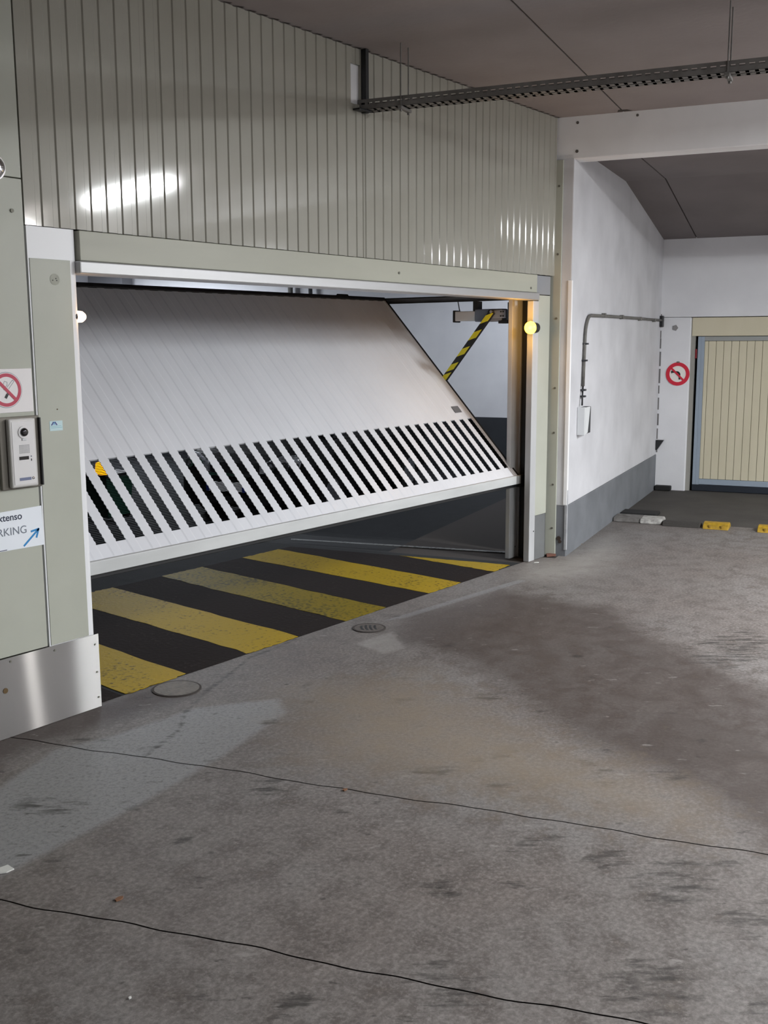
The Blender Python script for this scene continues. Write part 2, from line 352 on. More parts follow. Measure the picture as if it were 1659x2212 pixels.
def slab(u0f, u1f, us, vs_of, nv_list):
    V = []; F = []
    for a in us:
        for b in nv_list:
            # v depends on u for the wall line
            t = a
            vtop = vs_of(u0f(0)+(u1f(0)-u0f(0))*a)
            v = b
            if b > 2.0-1e-6:
                for _ in range(4): v = 2.0+(vs_of(u0f(v)+(u1f(v)-u0f(v))*a)-2.0)*(b-2.0)
            u = u0f(v)+(u1f(v)-u0f(v))*a
            V.append(UV(u, v, 0))
    m_ = len(nv_list)
    for i in range(len(us)-1):
        for j in range(m_-1): F.append((i*m_+j, (i+1)*m_+j, (i+1)*m_+j+1, i*m_+j+1))
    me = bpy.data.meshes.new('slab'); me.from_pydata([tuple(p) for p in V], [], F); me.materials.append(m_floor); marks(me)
    o = bpy.data.objects.new('slab', me); COL.objects.link(o); o.parent = floor; return o
vl = list(np.linspace(-12, -2, 11))[:-1]+list(np.linspace(-2, 2.0, 140))+list(2.0+np.linspace(0, 1, 50)[1:])
vtop = lambda u: (3.884-u*SN)/CS
G_ = .003
wob = lambda v: .006*math.sin(v*5.1)+.004*math.sin(v*13.7+1)+.0025*math.sin(v*31+2)
j2 = lambda v: 2.42-.092*v+wob(v); j1 = lambda v: 3.43-.058*v+wob(v+3)
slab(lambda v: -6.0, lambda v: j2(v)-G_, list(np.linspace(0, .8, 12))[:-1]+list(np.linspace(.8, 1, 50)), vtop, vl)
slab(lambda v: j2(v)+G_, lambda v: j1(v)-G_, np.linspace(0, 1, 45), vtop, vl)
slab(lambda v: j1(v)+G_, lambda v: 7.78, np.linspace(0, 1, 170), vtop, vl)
vl2 = list(np.linspace(-12, -2, 11))[:-1]+list(np.linspace(-2, 2, 60))
slab(lambda v: 7.78, lambda v: 9.75, np.linspace(0, 1, 40), lambda u: 1.97, vl2)
# darker asphalt beyond the wheel stops
MB().add([UV(9.75, -12, 0), UV(12.2, -12, 0), UV(12.2, 1.98, 0), UV(9.75, 1.98, 0)], [(0, 1, 2, 3)]).build('asphalt_strip', mat('rear_asphalt', (62, 58, 55), .85, c2=(78, 74, 70), scale=3, bump=.3, bscale=70), floor)
MB().box(-6, 12.2, -12, 3.3, -.06, -.0055, UV).build('sub_base', m_base, floor)

# inner floor with a ramp
def zin(u): return 0 if u < 7.5 else (-.42*min(1, (u-7.5)/2.6))
V = []; F = []; us = list(np.linspace(2.0, 7.5, 12))+list(np.linspace(7.5, 16.2, 24))[1:]
for u in us:
    v0 = (3.884-u*SN)/CS if u < 7.55 else 2.12
    for k in range(11): V.append(UV(u, v0+(14-v0)*k/10, zin(u)))
for i in range(len(us)-1):
    for k in range(10): F.append((i*11+k, (i+1)*11+k, (i+1)*11+k+1, i*11+k+1))
MB().add(V, F).build('inner_ramp', m_asph, floor)

# painted stripes of the threshold, each one a thin layer of paint
YB = 5.72; Y0 = 3.885
fx = [2.63, 3.035, 3.44, 3.888, 4.291, 4.703, 5.108, 5.58, 5.967, 6.404, 6.72]
bx = [2.80, 3.20, 3.62, 4.02, 4.437, 4.87, 5.262, 5.68, 6.10, 6.53, 6.9]
def clip_white(poly):
    # cut the polygon by the line u < 7.42 (the paint ends before the pale line)
    out = []; f = lambda p: 7.40 - (p[0]*CS+p[1]*SN)
    for i in range(len(poly)):
        a, b = poly[i], poly[(i+1) % len(poly)]; fa, fb = f(a), f(b)
        if fa >= 0: out.append(a)
        if fa*fb < 0: t = fa/(fa-fb); out.append((a[0]+(b[0]-a[0])*t, a[1]+(b[1]-a[1])*t))
    return out
def rough_poly(p, n=14, amp=.006):
    out = []
    for i in range(len(p)):
        a = Vector((*p[i], 0)); b = Vector((*p[(i+1) % len(p)], 0)); 
        for k in range(n): out.append(a.lerp(b, k/n)+Vector((rng.normal(0, amp), rng.normal(0, amp), 0)))
    return out
for i in range(10):
    yellow = i % 2 == 1
    p = [(fx[i]+.0, Y0), (fx[i+1], Y0), (bx[i+1], YB), (bx[i], YB)]
    if i == 9: p = [(6.404, Y0), (6.70, Y0+.03), (6.9, YB), (6.53, YB)]
    if i == 1: p = [(3.06, Y0), (3.44, Y0), (3.62, YB), (3.20, YB)]
    p = clip_white(p)
    if len(p) < 3: continue
    pts = rough_poly(p, 16, .004 if yellow else .002)
    mb = MB(); mb.prism([(q.x, q.y, .0012) for q in pts], (0, 0, .0022 if yellow else .001))
    o = mb.build('painted_stripe', (m_pyel2 if i == 5 else m_pyel) if yellow else m_pblk, floor)
    o['label'] = 'yellow painted floor stripe' if yellow else 'black painted floor stripe'
mb = MB(); a = [(6.50, 5.93), (7.10, 4.19)]
mb.prism([(6.50, 5.95, .001), (6.46, 5.92, .001), (7.05, 4.17, .001), (7.09, 4.19, .001)], (0, 0, .003)); mb.build('pale_line', m_pwht, floor)['label'] = 'pale line across the inner floor'
mb = MB(); mb.prism([(6.1, 6.05, .001), (6.35, 6.03, .001), (6.36, 6.06, .001), (6.1, 6.08, .001)], (0, 0, .003)); mb.build('pale_dash', m_pwht, floor)

# ------------------------------------------------------------------ ceiling
ceil = struct('ceiling', 'dim grey-pink concrete ceiling slab')
cj = 1.60
for v0, v1 in ((-12, cj-.006), (cj+.006, 4.0)):
    mb = MB()
    if v0 < 0: mb.box(-6, 7.95, v0, v1, CZ, CZ+.25, UV)
    else:
        P = [UV(-6, v0), UV(7.95, v0), Vector((7.2, 4.0, 0)), Vector((-7.0, 4.0, 0))]
        mb.prism([(p.x, p.y, CZ) for p in P], (0, 0, .25))
    mb.build('ceiling_slab', m_ceil, ceil)
MB().box(-6, 7.95, cj-.012, cj+.012, CZ+.006, CZ+.05, UV).build('joint_strip', m_joint, ceil)
# lower slab beyond the beam, then sloping down to the far wall
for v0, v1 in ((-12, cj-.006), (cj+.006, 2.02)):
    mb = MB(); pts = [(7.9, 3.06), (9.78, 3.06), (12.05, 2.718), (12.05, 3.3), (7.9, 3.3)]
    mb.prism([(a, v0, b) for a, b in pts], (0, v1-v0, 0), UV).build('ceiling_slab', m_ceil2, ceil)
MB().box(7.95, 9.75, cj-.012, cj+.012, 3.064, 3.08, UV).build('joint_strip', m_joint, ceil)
# beam in front
beam = MB().box(7.88, 8.06, -12, 2.12, 2.968, CZ+.1, UV).build('trim_1', m_beam, None, .006); tag(beam, 'white painted concrete beam under the ceiling at right', None, None, 'structure')
mb = MB()
for v, z, r in ((1.93, 3.22, .011), (1.93, 3.02, .012), (1.50, 3.235, .010)):
    mb.disc(UV(7.8795, v, z), UV(-1, 0), r, .002, 7)
mb.build('chipped_hole', mat('chip_grey', (96, 92, 88), .9), beam)
# stain lump where the ceiling joint meets the beam
mb = MB(); mb.add([UV(7.86, 1.64, CZ-.001), UV(7.86, 1.53, CZ-.001), UV(7.80, 1.56, CZ-.001), UV(7.79, 1.62, CZ-.001)], [(0, 1, 2, 3)]); mb.build('joint_stain', m_joint, ceil)

# ------------------------------------------------------------------ side wall, end face, far wall
wr = struct('wall_right', 'white side wall with a grey painted foot')
pts = [(7.88, 0), (12.05, 0), (12.05, 2.74), (11.9, 2.74), (9.78, 3.065), (8.0, 3.065), (7.88, 3.0)]
def wall_uz(pts, v0, v1): return MB().prism([(a, v0, b) for a, b in pts], (0, v1-v0, 0), UV)
wall_uz([(7.88, .395), (12.05, .395), (12.05, 2.74), (9.78, 3.07), (7.9, 3.07), (7.88, 3.0)], 1.946, 2.10).build('plaster', m_plaster, wr, .008)
wall_uz([(7.88, -.05), (12.05, -.05), (12.05, .395), (7.88, .395)], 1.944, 2.10).build('painted_foot', m_gband, wr, .006)
# rough corner bead on the end of the wall
mb = MB(); mb.box(7.872, 7.90, 1.940, 1.975, .40, 2.10, UV); mb.build('corner_bead', m_beam, wr, .006)
mb = MB(); mb.box(7.874, 7.90, 1.939, 1.962, .05, .52, UV); mb.build('paint_drip', mat('paint_drip', (150, 152, 156), .8, c2=(200, 200, 202), scale=12), wr, .004)
mb = MB(); mb.disc(UV(7.8735, 2.0, .14), UV(-1, 0), .018, .002, 9); mb.disc(UV(7.8735, 1.99, .115), UV(-1, 0), .014, .002, 8); mb.build('chipped_hole', mat('chip_dark', (60, 48, 42), .9), wr)

wb = struct('wall_back', 'white far wall around the beige panelled door')
FU = 11.94
VD0, VD1 = 1.575, -1.2          # door recess (left and right edge)
MB().box(FU, FU+.3, -12, 2.10, 1.905, 2.80, UV).build('upper_wall', m_plaster2, wb, .004)
MB().box(FU, FU+.3, 1.620, 2.05, -.02, 1.902, UV).build('pier', m_plaster2, wb, .012)
MB().box(FU, FU+.3, -12, VD1-.08, 0, 1.902, UV).build('pier', m_plaster2, wb, .01)
MB().box(FU+.04, FU+.3, 1.575, 1.62, 0, 1.90, UV).build('jamb', mat('jamb_grey', (150, 148, 142), .8), wb)
MB().box(FU+.28, FU+.34, -2, 1.7, 0, 1.95, UV).build('recess_back', m_navy, wb)
# rough dark gap between side wall and pier
mb = MB()
z = .42
while z < 1.85:
    hh_ = rng.uniform(.02, .16); mb.box(FU-.006, FU+.01, 1.938-rng.uniform(0, .012), 1.95, z, z+hh_, UV); z += hh_+rng.uniform(0, .06)
mb.build('rough_joint', mat('rough_joint', (112, 110, 110), .9), wb)['kind'] = 'stuff'
mb = MB(); mb.disc(UV(FU-.002, 1.79, 1.79), UV(-1, 0), .034, .003, 5); mb.build('plaster_chip', mat('plaster_chip', (138, 136, 136), .9), wb)
# the plate that closes the far side of the outer hall
m_far = mat('grey_render', (150, 150, 152), .9)
wn = struct('wall_near', 'grey rendered wall behind the viewer')
MB().box(-6.2, -6, -12, 4.2, 0, CZ, UV).build('plaster', m_far, wn)
wl2 = struct('wall_far_right', 'grey rendered wall out of view on the right')
MB().box(-6, 12.3, -12.2, -12, 0, CZ, UV).build('plaster', m_far, wl2)

# ------------------------------------------------------------------ far garage door with beige boards
D1U = FU+.05
d1 = thing('garage_door', 'beige vertically boarded garage door in the far wall beside the traffic sign', 'garage door', UV(D1U, .4, 0))
B(D1U-.02, D1U+.05, VD1, 1.612, 1.70, 1.898, 'lintel_panel', m_beige, d1, .003, UV)
B(D1U, D1U+.04, 1.515, 1.548, .05, 1.695, 'side_frame', m_blueg, d1, .003, UV)
B(D1U, D1U+.04, 1.478, 1.515, .05, 1.695, 'side_frame', m_blueg, d1, .003, UV)
B(D1U, D1U+.04, VD1, 1.478, 1.648, 1.695, 'top_frame', mat('top_frame_grey', (150, 152, 150), .6), d1, .003, UV)
B(D1U, D1U+.04, VD1, 1.478, .075, .135, 'bottom_frame', m_blueg, d1, .003, UV)
B(D1U-.006, D1U+.03, VD1, 1.55, .004, .072, 'rubber_seal', m_navy, d1, .003, UV)
pv = .0795; k = 0; v = 1.477
plank = None
while v > VD1+.1:
    v1 = v-(pv if k else .042)
    MB().box(D1U+.012, D1U+.03, v1+.0035, v, .137, 1.646, UV).build('board', m_beige, d1, .003, segs=1)
    v = v1; k += 1
B(D1U+.03, D1U+.04, VD1, 1.478, .137, 1.646, 'backing_sheet', mat('backing', (104, 96, 76), .8), d1, 0, UV)
B(D1U-.01, D1U+.01, 1.555, 1.572, 1.46, 1.56, 'red_latch', mat('latch_red', (130, 30, 40), .5), d1, .002, UV)['label'] = 'small red latch'

# ------------------------------------------------------------------ traffic sign
ts = thing('traffic_sign', 'round red and white no left turn sign on the white pier', 'sign', UV(FU, 1.742, 1.29))
c = lambda a, b, h=0: UV(FU-.008-h, 1.742-a, 1.29+b)
nrm = UV(-1, 0)
MB().disc(UV(FU, 1.742, 1.29), nrm, .126, .006, 48).build('disc', m_sw, ts)
MB().disc(UV(FU-.006, 1.742, 1.29), nrm, .127, .004, 48, .088).build('red_ring', m_red, ts)
def flat(name, pts, m, parent, f, th=.002):
    """polygon given in sheet coordinates mapped by f(a, b, h)"""
    n = len(pts); V = [f(a, b, 0) for a, b in pts]+[f(a, b, th) for a, b in pts]
    return MB().add(V, [tuple(range(n)), tuple(range(n, 2*n))]+[(i, (i+1) % n, (i+1) % n+n, i+n) for i in range(n)]).build(name, m, parent)
def strokes(name, paths, wd, m, parent, f, th=.002):
    mb = MB()
    for path in paths:
        for (x0, y0), (x1, y1) in zip(path[:-1], path[1:]):
            d = Vector((x1-x0, y1-y0)); L_ = d.length or 1e-6; d /= L_; nn = Vector((-d.y, d.x))*wd/2; e = d*wd*.3
            P = [(x0-e.x+nn.x, y0-e.y+nn.y), (x1+e.x+nn.x, y1+e.y+nn.y), (x1+e.x-nn.x, y1+e.y-nn.y), (x0-e.x-nn.x, y0-e.y-nn.y)]
            V = [f(a, b, 0) for a, b in P]+[f(a, b, th) for a, b in P]
            mb.add(V, [(0, 1, 2, 3), (4, 5, 6, 7), (0, 1, 5, 4), (1, 2, 6, 5), (2, 3, 7, 6), (3, 0, 4, 7)])
    return mb.build(name, m, parent)
arc = [(-.062, .022), (-.01, .022)]+[(-.01+.03*math.sin(t), -.008+.03*math.cos(t)) for t in np.linspace(0, math.pi/2, 8)]+[(.02, -.055)]
strokes('turn_arrow', [arc], .017, mat('arrow_black', (30, 32, 30), .5), ts, c)
flat('arrow_head', [(-.06, .042), (-.074, .022), (-.06, .002)], m_black, ts, c)
strokes('red_bar', [[(-.068, .062), (.062, -.066)]], .020, m_red, ts, lambda a, b, h: c(a, b, h+.0025))
MB().tube([UV(FU-.004, 1.742, 1.412), UV(FU-.004, 1.742, 1.426)], .016, 8).build('fixing_lug', m_screw, ts)

# ------------------------------------------------------------------ rubber stop, brackets on the pier
o = MB().box(FU-.09, FU-.002, 1.76, 1.935, .001, .055, UV).build('rubber_stop', m_rubber, None, .01); tag(o, 'black rubber block lying at the foot of the white pier', 'stop block')
o = MB().prism([(FU-.06, 1.943, .56), (FU-.06, 1.86, .56), (FU-.06, 1.93, .45), (FU-.06, 1.943, .45)], (.06, 0, 0), UV).build('corner_bracket', m_dark); tag(o, 'black wedge bracket low in the corner by the pier', 'bracket')

# ------------------------------------------------------------------ wheel stops and kerb
def yblock(v0, v1, label):
    t = thing('wheel_stop', label, 'wheel stop', UV(9.62, (v0+v1)/2, 0), 'yellow blocks of the speed bump')
    mb = MB(); prof = [(9.53, 0), (9.55, .028), (9.60, .05), (9.68, .05), (9.73, .028), (9.75, 0)]
    mb.prism([(a, v0, b) for a, b in prof], (0, v1-v0, 0), UV).build('block', m_yel, t, .006)
    for q in (.27, .73):
        vv = v0+(v1-v0)*q; MB().tube([UV(9.548, vv, .012), UV(9.545, vv, .034)], .014, 10).build('bolt_boss', mat('boss', (140, 110, 30), .6), t)
yblock(.905, 1.125, 'yellow rubber speed bump block nearest the side wall')
yblock(.44, .665, 'yellow rubber speed bump block cut by the right picture edge')
mb = MB()
mb.prism([(9.55, 1.15, 0), (9.57, 1.15, .028), (9.60, 1.15, .042), (9.67, 1.15, .04), (9.73, 1.15, .02), (9.75, 1.15, 0)], (0, .33, 0), UV)
o = mb.build('wheel_stop', mat('worn_black_block', (56, 53, 50), .85, bump=.5, bscale=40), None, .008); tag(o, 'worn black speed bump block between kerb and first yellow block', 'wheel stop')
MB().prism([(9.56, .70, 0), (9.58, .70, .02), (9.70, .70, .02), (9.72, .70, 0)], (0, .17, 0), UV)
kt = thing('kerb', 'low broken concrete kerb with worn white paint against the side wall', 'kerb', UV(9.7, 1.72, 0))
MB().prism([(9.60, 1.49, 0), (9.62, 1.49, .045), (9.80, 1.49, .05), (9.85, 1.49, 0)], (0, .2, 0), UV).build('painted_piece', m_kerbw, kt, .012)
MB().prism([(9.62, 1.69, 0), (9.64, 1.69, .04), (9.84, 1.69, .045), (9.88, 1.69, 0)], (0, .25, 0), UV).build('bare_piece', m_kerb, kt, .012)
MB().prism([(9.95, 1.60, 0), (9.97, 1.60, .035), (10.2, 1.60, .035), (10.22, 1.60, 0)], (0, .34, 0), UV).build('rear_piece', m_rubber, kt, .01)

# ------------------------------------------------------------------ conduit and box on the side wall
SV = 1.946
cd = thing('conduit', 'grey pipe running from the far corner down to the white box', 'pipe', UV(8.2, SV, 1.2))
rv = SV-.016
path = [UV(11.86, rv, 1.872), UV(10.5, rv, 1.868), UV(9.2, rv, 1.862), UV(8.50, rv, 1.855)]+[UV(8.50-.19*math.sin(t)-.02, rv, 1.665+.19*math.cos(t)) for t in np.linspace(0, math.pi/2, 8)]+[UV(8.275, rv, 1.5), UV(8.26, rv, 1.3)]
MB().tube(path, .0125, 10).build('pipe', m_pipe, cd, smooth=True)
MB().tube([UV(8.26, rv, 1.3), UV(8.235, rv-.003, 1.22), UV(8.22, rv-.006, 1.15)], .007, 8).build('cable', m_dark, cd, smooth=True)
for z, u in ((1.63, 8.295), (1.50, 8.275), (1.27, 8.255), (1.22, 8.25)):
    mb = MB().box(u-.02, u+.035, rv-.022, SV, z-.007, z+.007, UV); mb.build('clip', m_boxd, cd, .002)
for u in (8.95, 9.7, 10.6, 11.4): MB().box(u-.02, u+.02, rv-.018, SV, 1.847, 1.882, UV).build('clip', m_pipe, cd, .002)
MB().box(FU-.09, FU-.004, SV-.035, SV, 1.80, 1.92, UV).build('corner_junction', m_dark, cd, .004)
jb = thing('junction_box', 'white box with an open dark edge mounted on the side wall', 'box', UV(8.3, SV, .92))
MB().box(8.16, 8.39, SV-.055, SV-.001, .925, 1.135, UV).build('body', m_boxd, jb, .004)
MB().box(8.15, 8.175, SV-.062, SV-.002, .92, 1.14, UV).build('front_face', m_boxw, jb, .003)
MB().prism([(8.175, SV-.063, .925), (8.27, SV-.061, .935), (8.34, SV-.061, 1.135), (8.175, SV-.063, 1.138)], (0, .008, 0), UV).build('cover', m_boxw, jb)

# ------------------------------------------------------------------ door wall: cladding
wl = struct('wall_left', 'wall of ribbed beige metal cladding over the tilting door')
def corr(x0, x1, z0, z1, first):
    """trapezoidal sheet: flats 58 mm, grooves 25 mm deep 9 mm"""
    prof = []; pitch = .0835; x = first
    while x > x0: x -= pitch
    pts = [(x0, 0)]
    while x < x1:
        for dx, dy in ((0, 0), (.006, .0058), (.030, .0058), (.036, 0)):
            if x0+.004 < x+dx < x1-.004: pts.append((x+dx, dy))
        x += pitch
    pts.append((x1, 0)); n = len(pts)
    if abs(pts[0][0]-x0) < 1e-9 and pts[1][1] > 0: pts[0] = (x0, pts[1][1])
    V = [(a, WY+b, z) for z in (z0, z1) for a, b in pts]; F = [(i, i+1, i+1+n, i+n) for i in range(n-1)]
    V += [(x0, WY+.03, z0), (x1, WY+.03, z0), (x0, WY+.03, z1), (x1, WY+.03, z1)]
    F += [(0, 2*n, 2*n+2, n), (n-1, 2*n-1, 2*n+3, 2*n+1)]
    return V, F
edges = [2.632, 3.442, 4.283, 4.872, 5.946, 6.75, 7.165]
edges = [2.632, 3.442, 4.283, 4.872, 5.946, 7.165]
cutx0, cutx1, cutz0, cutz1 = 4.760, 4.845, 2.965, 3.175
for i in range(len(edges)-1):
    x0, x1 = edges[i]+.002, edges[i+1]-.002
    mb = MB()
    if i == 2:
        mb.add(*corr(x0, cutx0, 2.132, CZ-.004, 2.687)); mb.add(*corr(cutx0, x1, 2.132, cutz0, 2.687)); mb.add(*corr(cutx0, x1, cutz1, CZ-.004, 2.687)); mb.add(*corr(cutx1, x1, cutz0, cutz1, 2.687))
    else: mb.add(*corr(x0, x1, 2.132, CZ-.004, 2.687))
    mb.build('cladding_sheet', m_clad, wl)
B(2.6, 7.2, WY+.035, WY+.05, 2.13, CZ+.02, 'cladding_backing', m_base, wl)
B(cutx0-.004, cutx1+.004, WY+.014, WY+.034, cutz0-.004, cutz1+.004, 'cutout_panel', m_pwhite, wl)
# dark gap line with ragged grime where the ribs meet ceiling
mb = MB(); x = 2.7
while x < 7.13:
    mb.add([(x, WY-.001, CZ-.0015), (x+.052, WY-.001, CZ-.0015), (x+.05, WY-.022, CZ-.0015), (x+.03, WY-.012, CZ-.0015)], [(0, 1, 2, 3)]); x += .0835
o = mb.build('ceiling_grime', m_joint, ceil); o['kind'] = 'stuff'
# flat sheets at left
B(-5.8, 2.627, WY, WY+.03, 2.314, CZ-.002, 'flat_sheet', m_panel, wl, .002)
B(-5.8, 2.627, WY, WY+.03, .347, 2.310, 'flat_sheet', m_panel, wl, .002)
B(-6.5, 2.85, WY+.032, WY+.06, 0, CZ, 'sheet_backing', m_base, wl)
# screws on the flat sheet
for x, z in ((2.575, 2.181),):
    MB().disc((x, WY-.001, z), (0, -1, 0), .008, .004, 10).build('screw', m_screw, wl)

# post
po = thing('door_post', 'wide beige post with white edges left of the tilting door', 'post', (2.75, WY, 0))
mb = MB(); xs0, xs1 = 2.636, 2.884; r = .03
prof = [(xs0, WY+.17), (xs0, WY), (xs1-r, WY)]+[(xs1-r+r*math.sin(t), WY+r-r*math.cos(t)) for t in np.linspace(.15, math.pi/2, 7)]+[(xs1, WY+.17)]
mb.prism([(a, b, .002) for a, b in prof], (0, 0, 2.127)).build('white_core', m_pwhite, po)
B(2.643, 2.842, WY-.003, WY+.002, .347, 1.999, 'beige_facing', m_panel, po, .0015)
mb = MB(); mb.disc((2.76, WY-.0034, 1.917), (0, -1, 0), .024, .0006, 24); mb.build('lamp_mark', mat('faded_mark', (172, 173, 160), .6, c2=(150, 151, 142), scale=40), po)
mb = MB()
for a, b in ((2.749, 1.913), (2.765, 1.921), (2.769, 1.913)): mb.disc((a, WY-.0045, b), (0, -1, 0), .0025, .0008, 8)
mb.build('screw_hole', m_black, po)
mb = MB(); mb.disc((2.738, WY-.0034, 1.372), (0, -1, 0), .003, .0008, 8); mb.build('rust_speck', m_rust, po)
kp = thing('kick_plate', 'scuffed steel kick plate around the foot of the left post', 'plate', (2.6, WY, 0))
YW = .0131
MB().prism([(1.2, WY-.0045-(2.889-1.2)*YW, .002), (2.889, WY-.0045, .002), (2.889, WY-.0075, .002), (1.2, WY-.0075-(2.889-1.2)*YW, .002)], (0, 0, .344)).build('plate', m_kick, kp)
for x, z in ((2.868, .30), (2.872, .17), (2.874, .05), (2.652, .325), (2.432, .33), (2.40, .21)):
    MB().disc((x, WY-.007-(2.889-x)*YW, z), (0, -1, 0), .0045 if z != .21 else .012, .003, 10).build('screw', m_rust if z == .21 else m_screw, kp)
B(2.70, 2.884, WY+.0, WY+.17, .002, .012, 'foot', m_dark, kp)

# header over the opening
hd = thing('header', 'long beige header box with a silver lip over the tilting door', 'header', (4.8, WY, 2.05))
B(2.889, 6.884, WY-.012, WY+.16, 2.002, 2.128, 'beige_box', m_header, hd, .003)
B(2.872, 6.892, WY-.03, WY+.10, 1.946, 2.000, 'silver_lip', m_alu, hd, .006)
for x in (5.19, 6.79): MB().disc((x, WY-.013, 2.06 if x < 6 else 2.03), (0, -1, 0), .008, .003, 10).build('screw', m_screw, hd)
B(2.88, 7.16, WY+.06, WY+.15, 2.13, CZ, 'rear_closure', m_insideg, wl)

# ------------------------------------------------------------------ right frame of the opening
df = thing('door_frame', 'grey steel guide frame right of the tilting door', 'frame', (6.95, WY, 0))
B(6.845, 6.928, WY-.004, WY+.045, .002, 1.942, 'front_channel', m_frame, df, .004)
B(6.90, 6.925, WY+.045, WY+.072, .004, 1.942, 'channel_lip', m_frame, df, .002)
B(6.99, 7.03, WY+.045, WY+.27, .002, 1.99, 'channel_back', m_dark, df)
B(6.945, 6.958, WY+.088, WY+.102, .004, 1.98, 'track_rail', m_galv, df, .002)
B(6.862, 6.990, WY+.178, WY+.215, .002, 1.99, 'rear_channel', m_frame, df, .004)
B(6.975, 6.99, WY+.165, WY+.178, .004, 1.98, 'channel_lip', m_galv, df, .001)
for x, z in ((6.868, .23),): MB().disc((x+.04, WY-.004, z), (0, -1, 0), .005, .003, 8).build('bolt', m_dark, df)
MB().disc((6.95, WY+.178, .085), (0, -1, 0), .005, .003, 8).build('bolt', m_dark, df)
sp_ = thing('side_panel', 'narrow beige panel with a grey foot between frame and wall strip', 'panel', (7.01, WY, 0))
B(6.93, 7.104, WY+.0, WY+.05, .345, 1.985, 'beige_face', m_panel, sp_, .002)
B(6.93, 7.104, WY+.004, WY+.05, .002, .342, 'grey_foot', mat('panel_foot_grey', (112, 114, 114), .7, c2=(96, 97, 98), scale=5), sp_, .002)
B(6.892, 7.104, WY+.0, WY+.05, 1.990, 2.126, 'grey_cap', mat('cap_grey', (140, 142, 146), .5), sp_, .002)
st = thing('wall_strip', 'tall beige screwed strip beside the end of the white side wall', 'strip', UV(7.88, 2.06, 0))
MB().box(7.862, 7.892, 2.025, 2.108, .003, 2.965, UV).build('strip', m_panel, st, .003)
for z in (2.78, 2.29, 1.82, 1.30, .96, .56, .22): MB().disc(UV(7.862, 2.052, z), UV(-1, 0), .008, .004, 10).build('screw', m_screw, st)
MB().box(7.90, 7.95, 2.02, 2.2, 0, 3.0, UV).build('strip_backing', m_base, wr)
MB().prism([Vector((7.10, WY-.02, .001)), Vector((7.17, WY-.06, .001)), Vector((7.19, WY-.02, .001)), Vector((7.14, WY+.01, .001))], (0, 0, .018)).build('brick_chip', mat('brick_chip', (110, 74, 62), .9), floor)

# left frame (mirror of the right one, behind the post)
dl = thing('door_frame', 'grey steel guide frame hidden behind the left post', 'frame', (2.86, 4.0, 0))
B(2.80, 2.886, WY+.178, WY+.215, .002, 1.99, 'rear_channel', m_frame, dl, .004)
B(2.79, 2.81, WY+.172, WY+.178, .004, 1.98, 'track_rail', m_galv, dl)

# ------------------------------------------------------------------ the tilting door
GX0, GX1 = 2.915, 6.90
A_ = Vector((0, 3.975, .64)); U_ = Vector((0, 1.28, 1.36)).normalized(); N_ = Vector((0, -U_.z, U_.y))
def DP(x, t, h): return Vector((x, 0, 0))+A_+U_*t+N_*h          # door plane: x, along the leaf, out of the leaf
LEN = 1.868
gd = thing('garage_door', 'large white ribbed tilting door half open, with a band of slots', 'garage door', (4.9, 3.975, .64))
pitchd = .117; xk = [3.285+pitchd*k for k in range(-3, 31)]      # left edges of the grooves
HH = .0026
def ribbed(x0, x1, t0, t1):
    pts = [(x0, 0)]
    for x in xk:
        for dx, h in ((-.008, 0), (.002, -HH), (.056, -HH), (.066, 0)):
            if x0 < x+dx < x1: pts.append((x+dx, h))
    pts.append((x1, 0)); n = len(pts)
    V = [DP(a, t, h) for t in (t0, t1) for a, h in pts]+[DP(a, t, -.012) for t in (t0, t1) for a, h in pts]
    F = [(i, i+1, i+1+n, i+n) for i in range(n-1)]+[(2*n+i, 2*n+i+1, 3*n+i+1, 3*n+i) for i in range(n-1)]
    F += [(0, n, 3*n, 2*n), (n-1, 2*n-1, 4*n-1, 3*n-1)]+[(i, i+1, 2*n+i+1, 2*n+i) for i in range(n-1)]+[(n+i, n+i+1, 3*n+i+1, 3*n+i) for i in range(n-1)]
    return V, F
TS0, TS1 = .095, .590
MB().add(*ribbed(GX0, GX1-.01, TS1, LEN-.03)).build('ribbed_sheet', m_door, gd)
MB().add(*ribbed(GX0, GX1-.01, .012, TS0)).build('lower_sheet', m_door, gd)
# slats between the slots, with the saw-toothed edges of the punched sheet
bounds = [GX0]
slots = [(x, x+.060) for x in xk if x > GX0+.02]
slots = [(a, min(b, GX1-.045)) for a, b in slots]
edge = [GX0]+[q for s_ in slots for q in s_]+[GX1-.01]
nt_ = 38
for i in range(0, len(edge), 2):
    a, b = edge[i], edge[i+1]
    if b-a < .008: continue
    L_, R_ = [], []
    for k in range(nt_+1):
        t = TS0+(TS1-TS0)*k/nt_; s1 = .0035 if k % 2 else -.001
        L_.append((a+(s1 if i > 0 else 0)*-1, t)); R_.append((b+(s1 if i+2 < len(edge) else 0), t))
    V = []; F = []
    for (xa, t), (xb, _) in zip(L_, R_):
        V += [DP(xa, t, 0), DP(xb, t, 0), DP(xa, t, -.003), DP(xb, t, -.003)]
    for k in range(nt_):
        q = 4*k; F += [(q, q+1, q+5, q+4), (q+2, q+6, q+7, q+3), (q, q+4, q+6, q+2), (q+1, q+3, q+7, q+5)]
    q = 4*nt_; F += [(0, 2, 3, 1), (q, q+1, q+3, q+2)]
    MB().add(V, F).build('slat', m_door, gd)
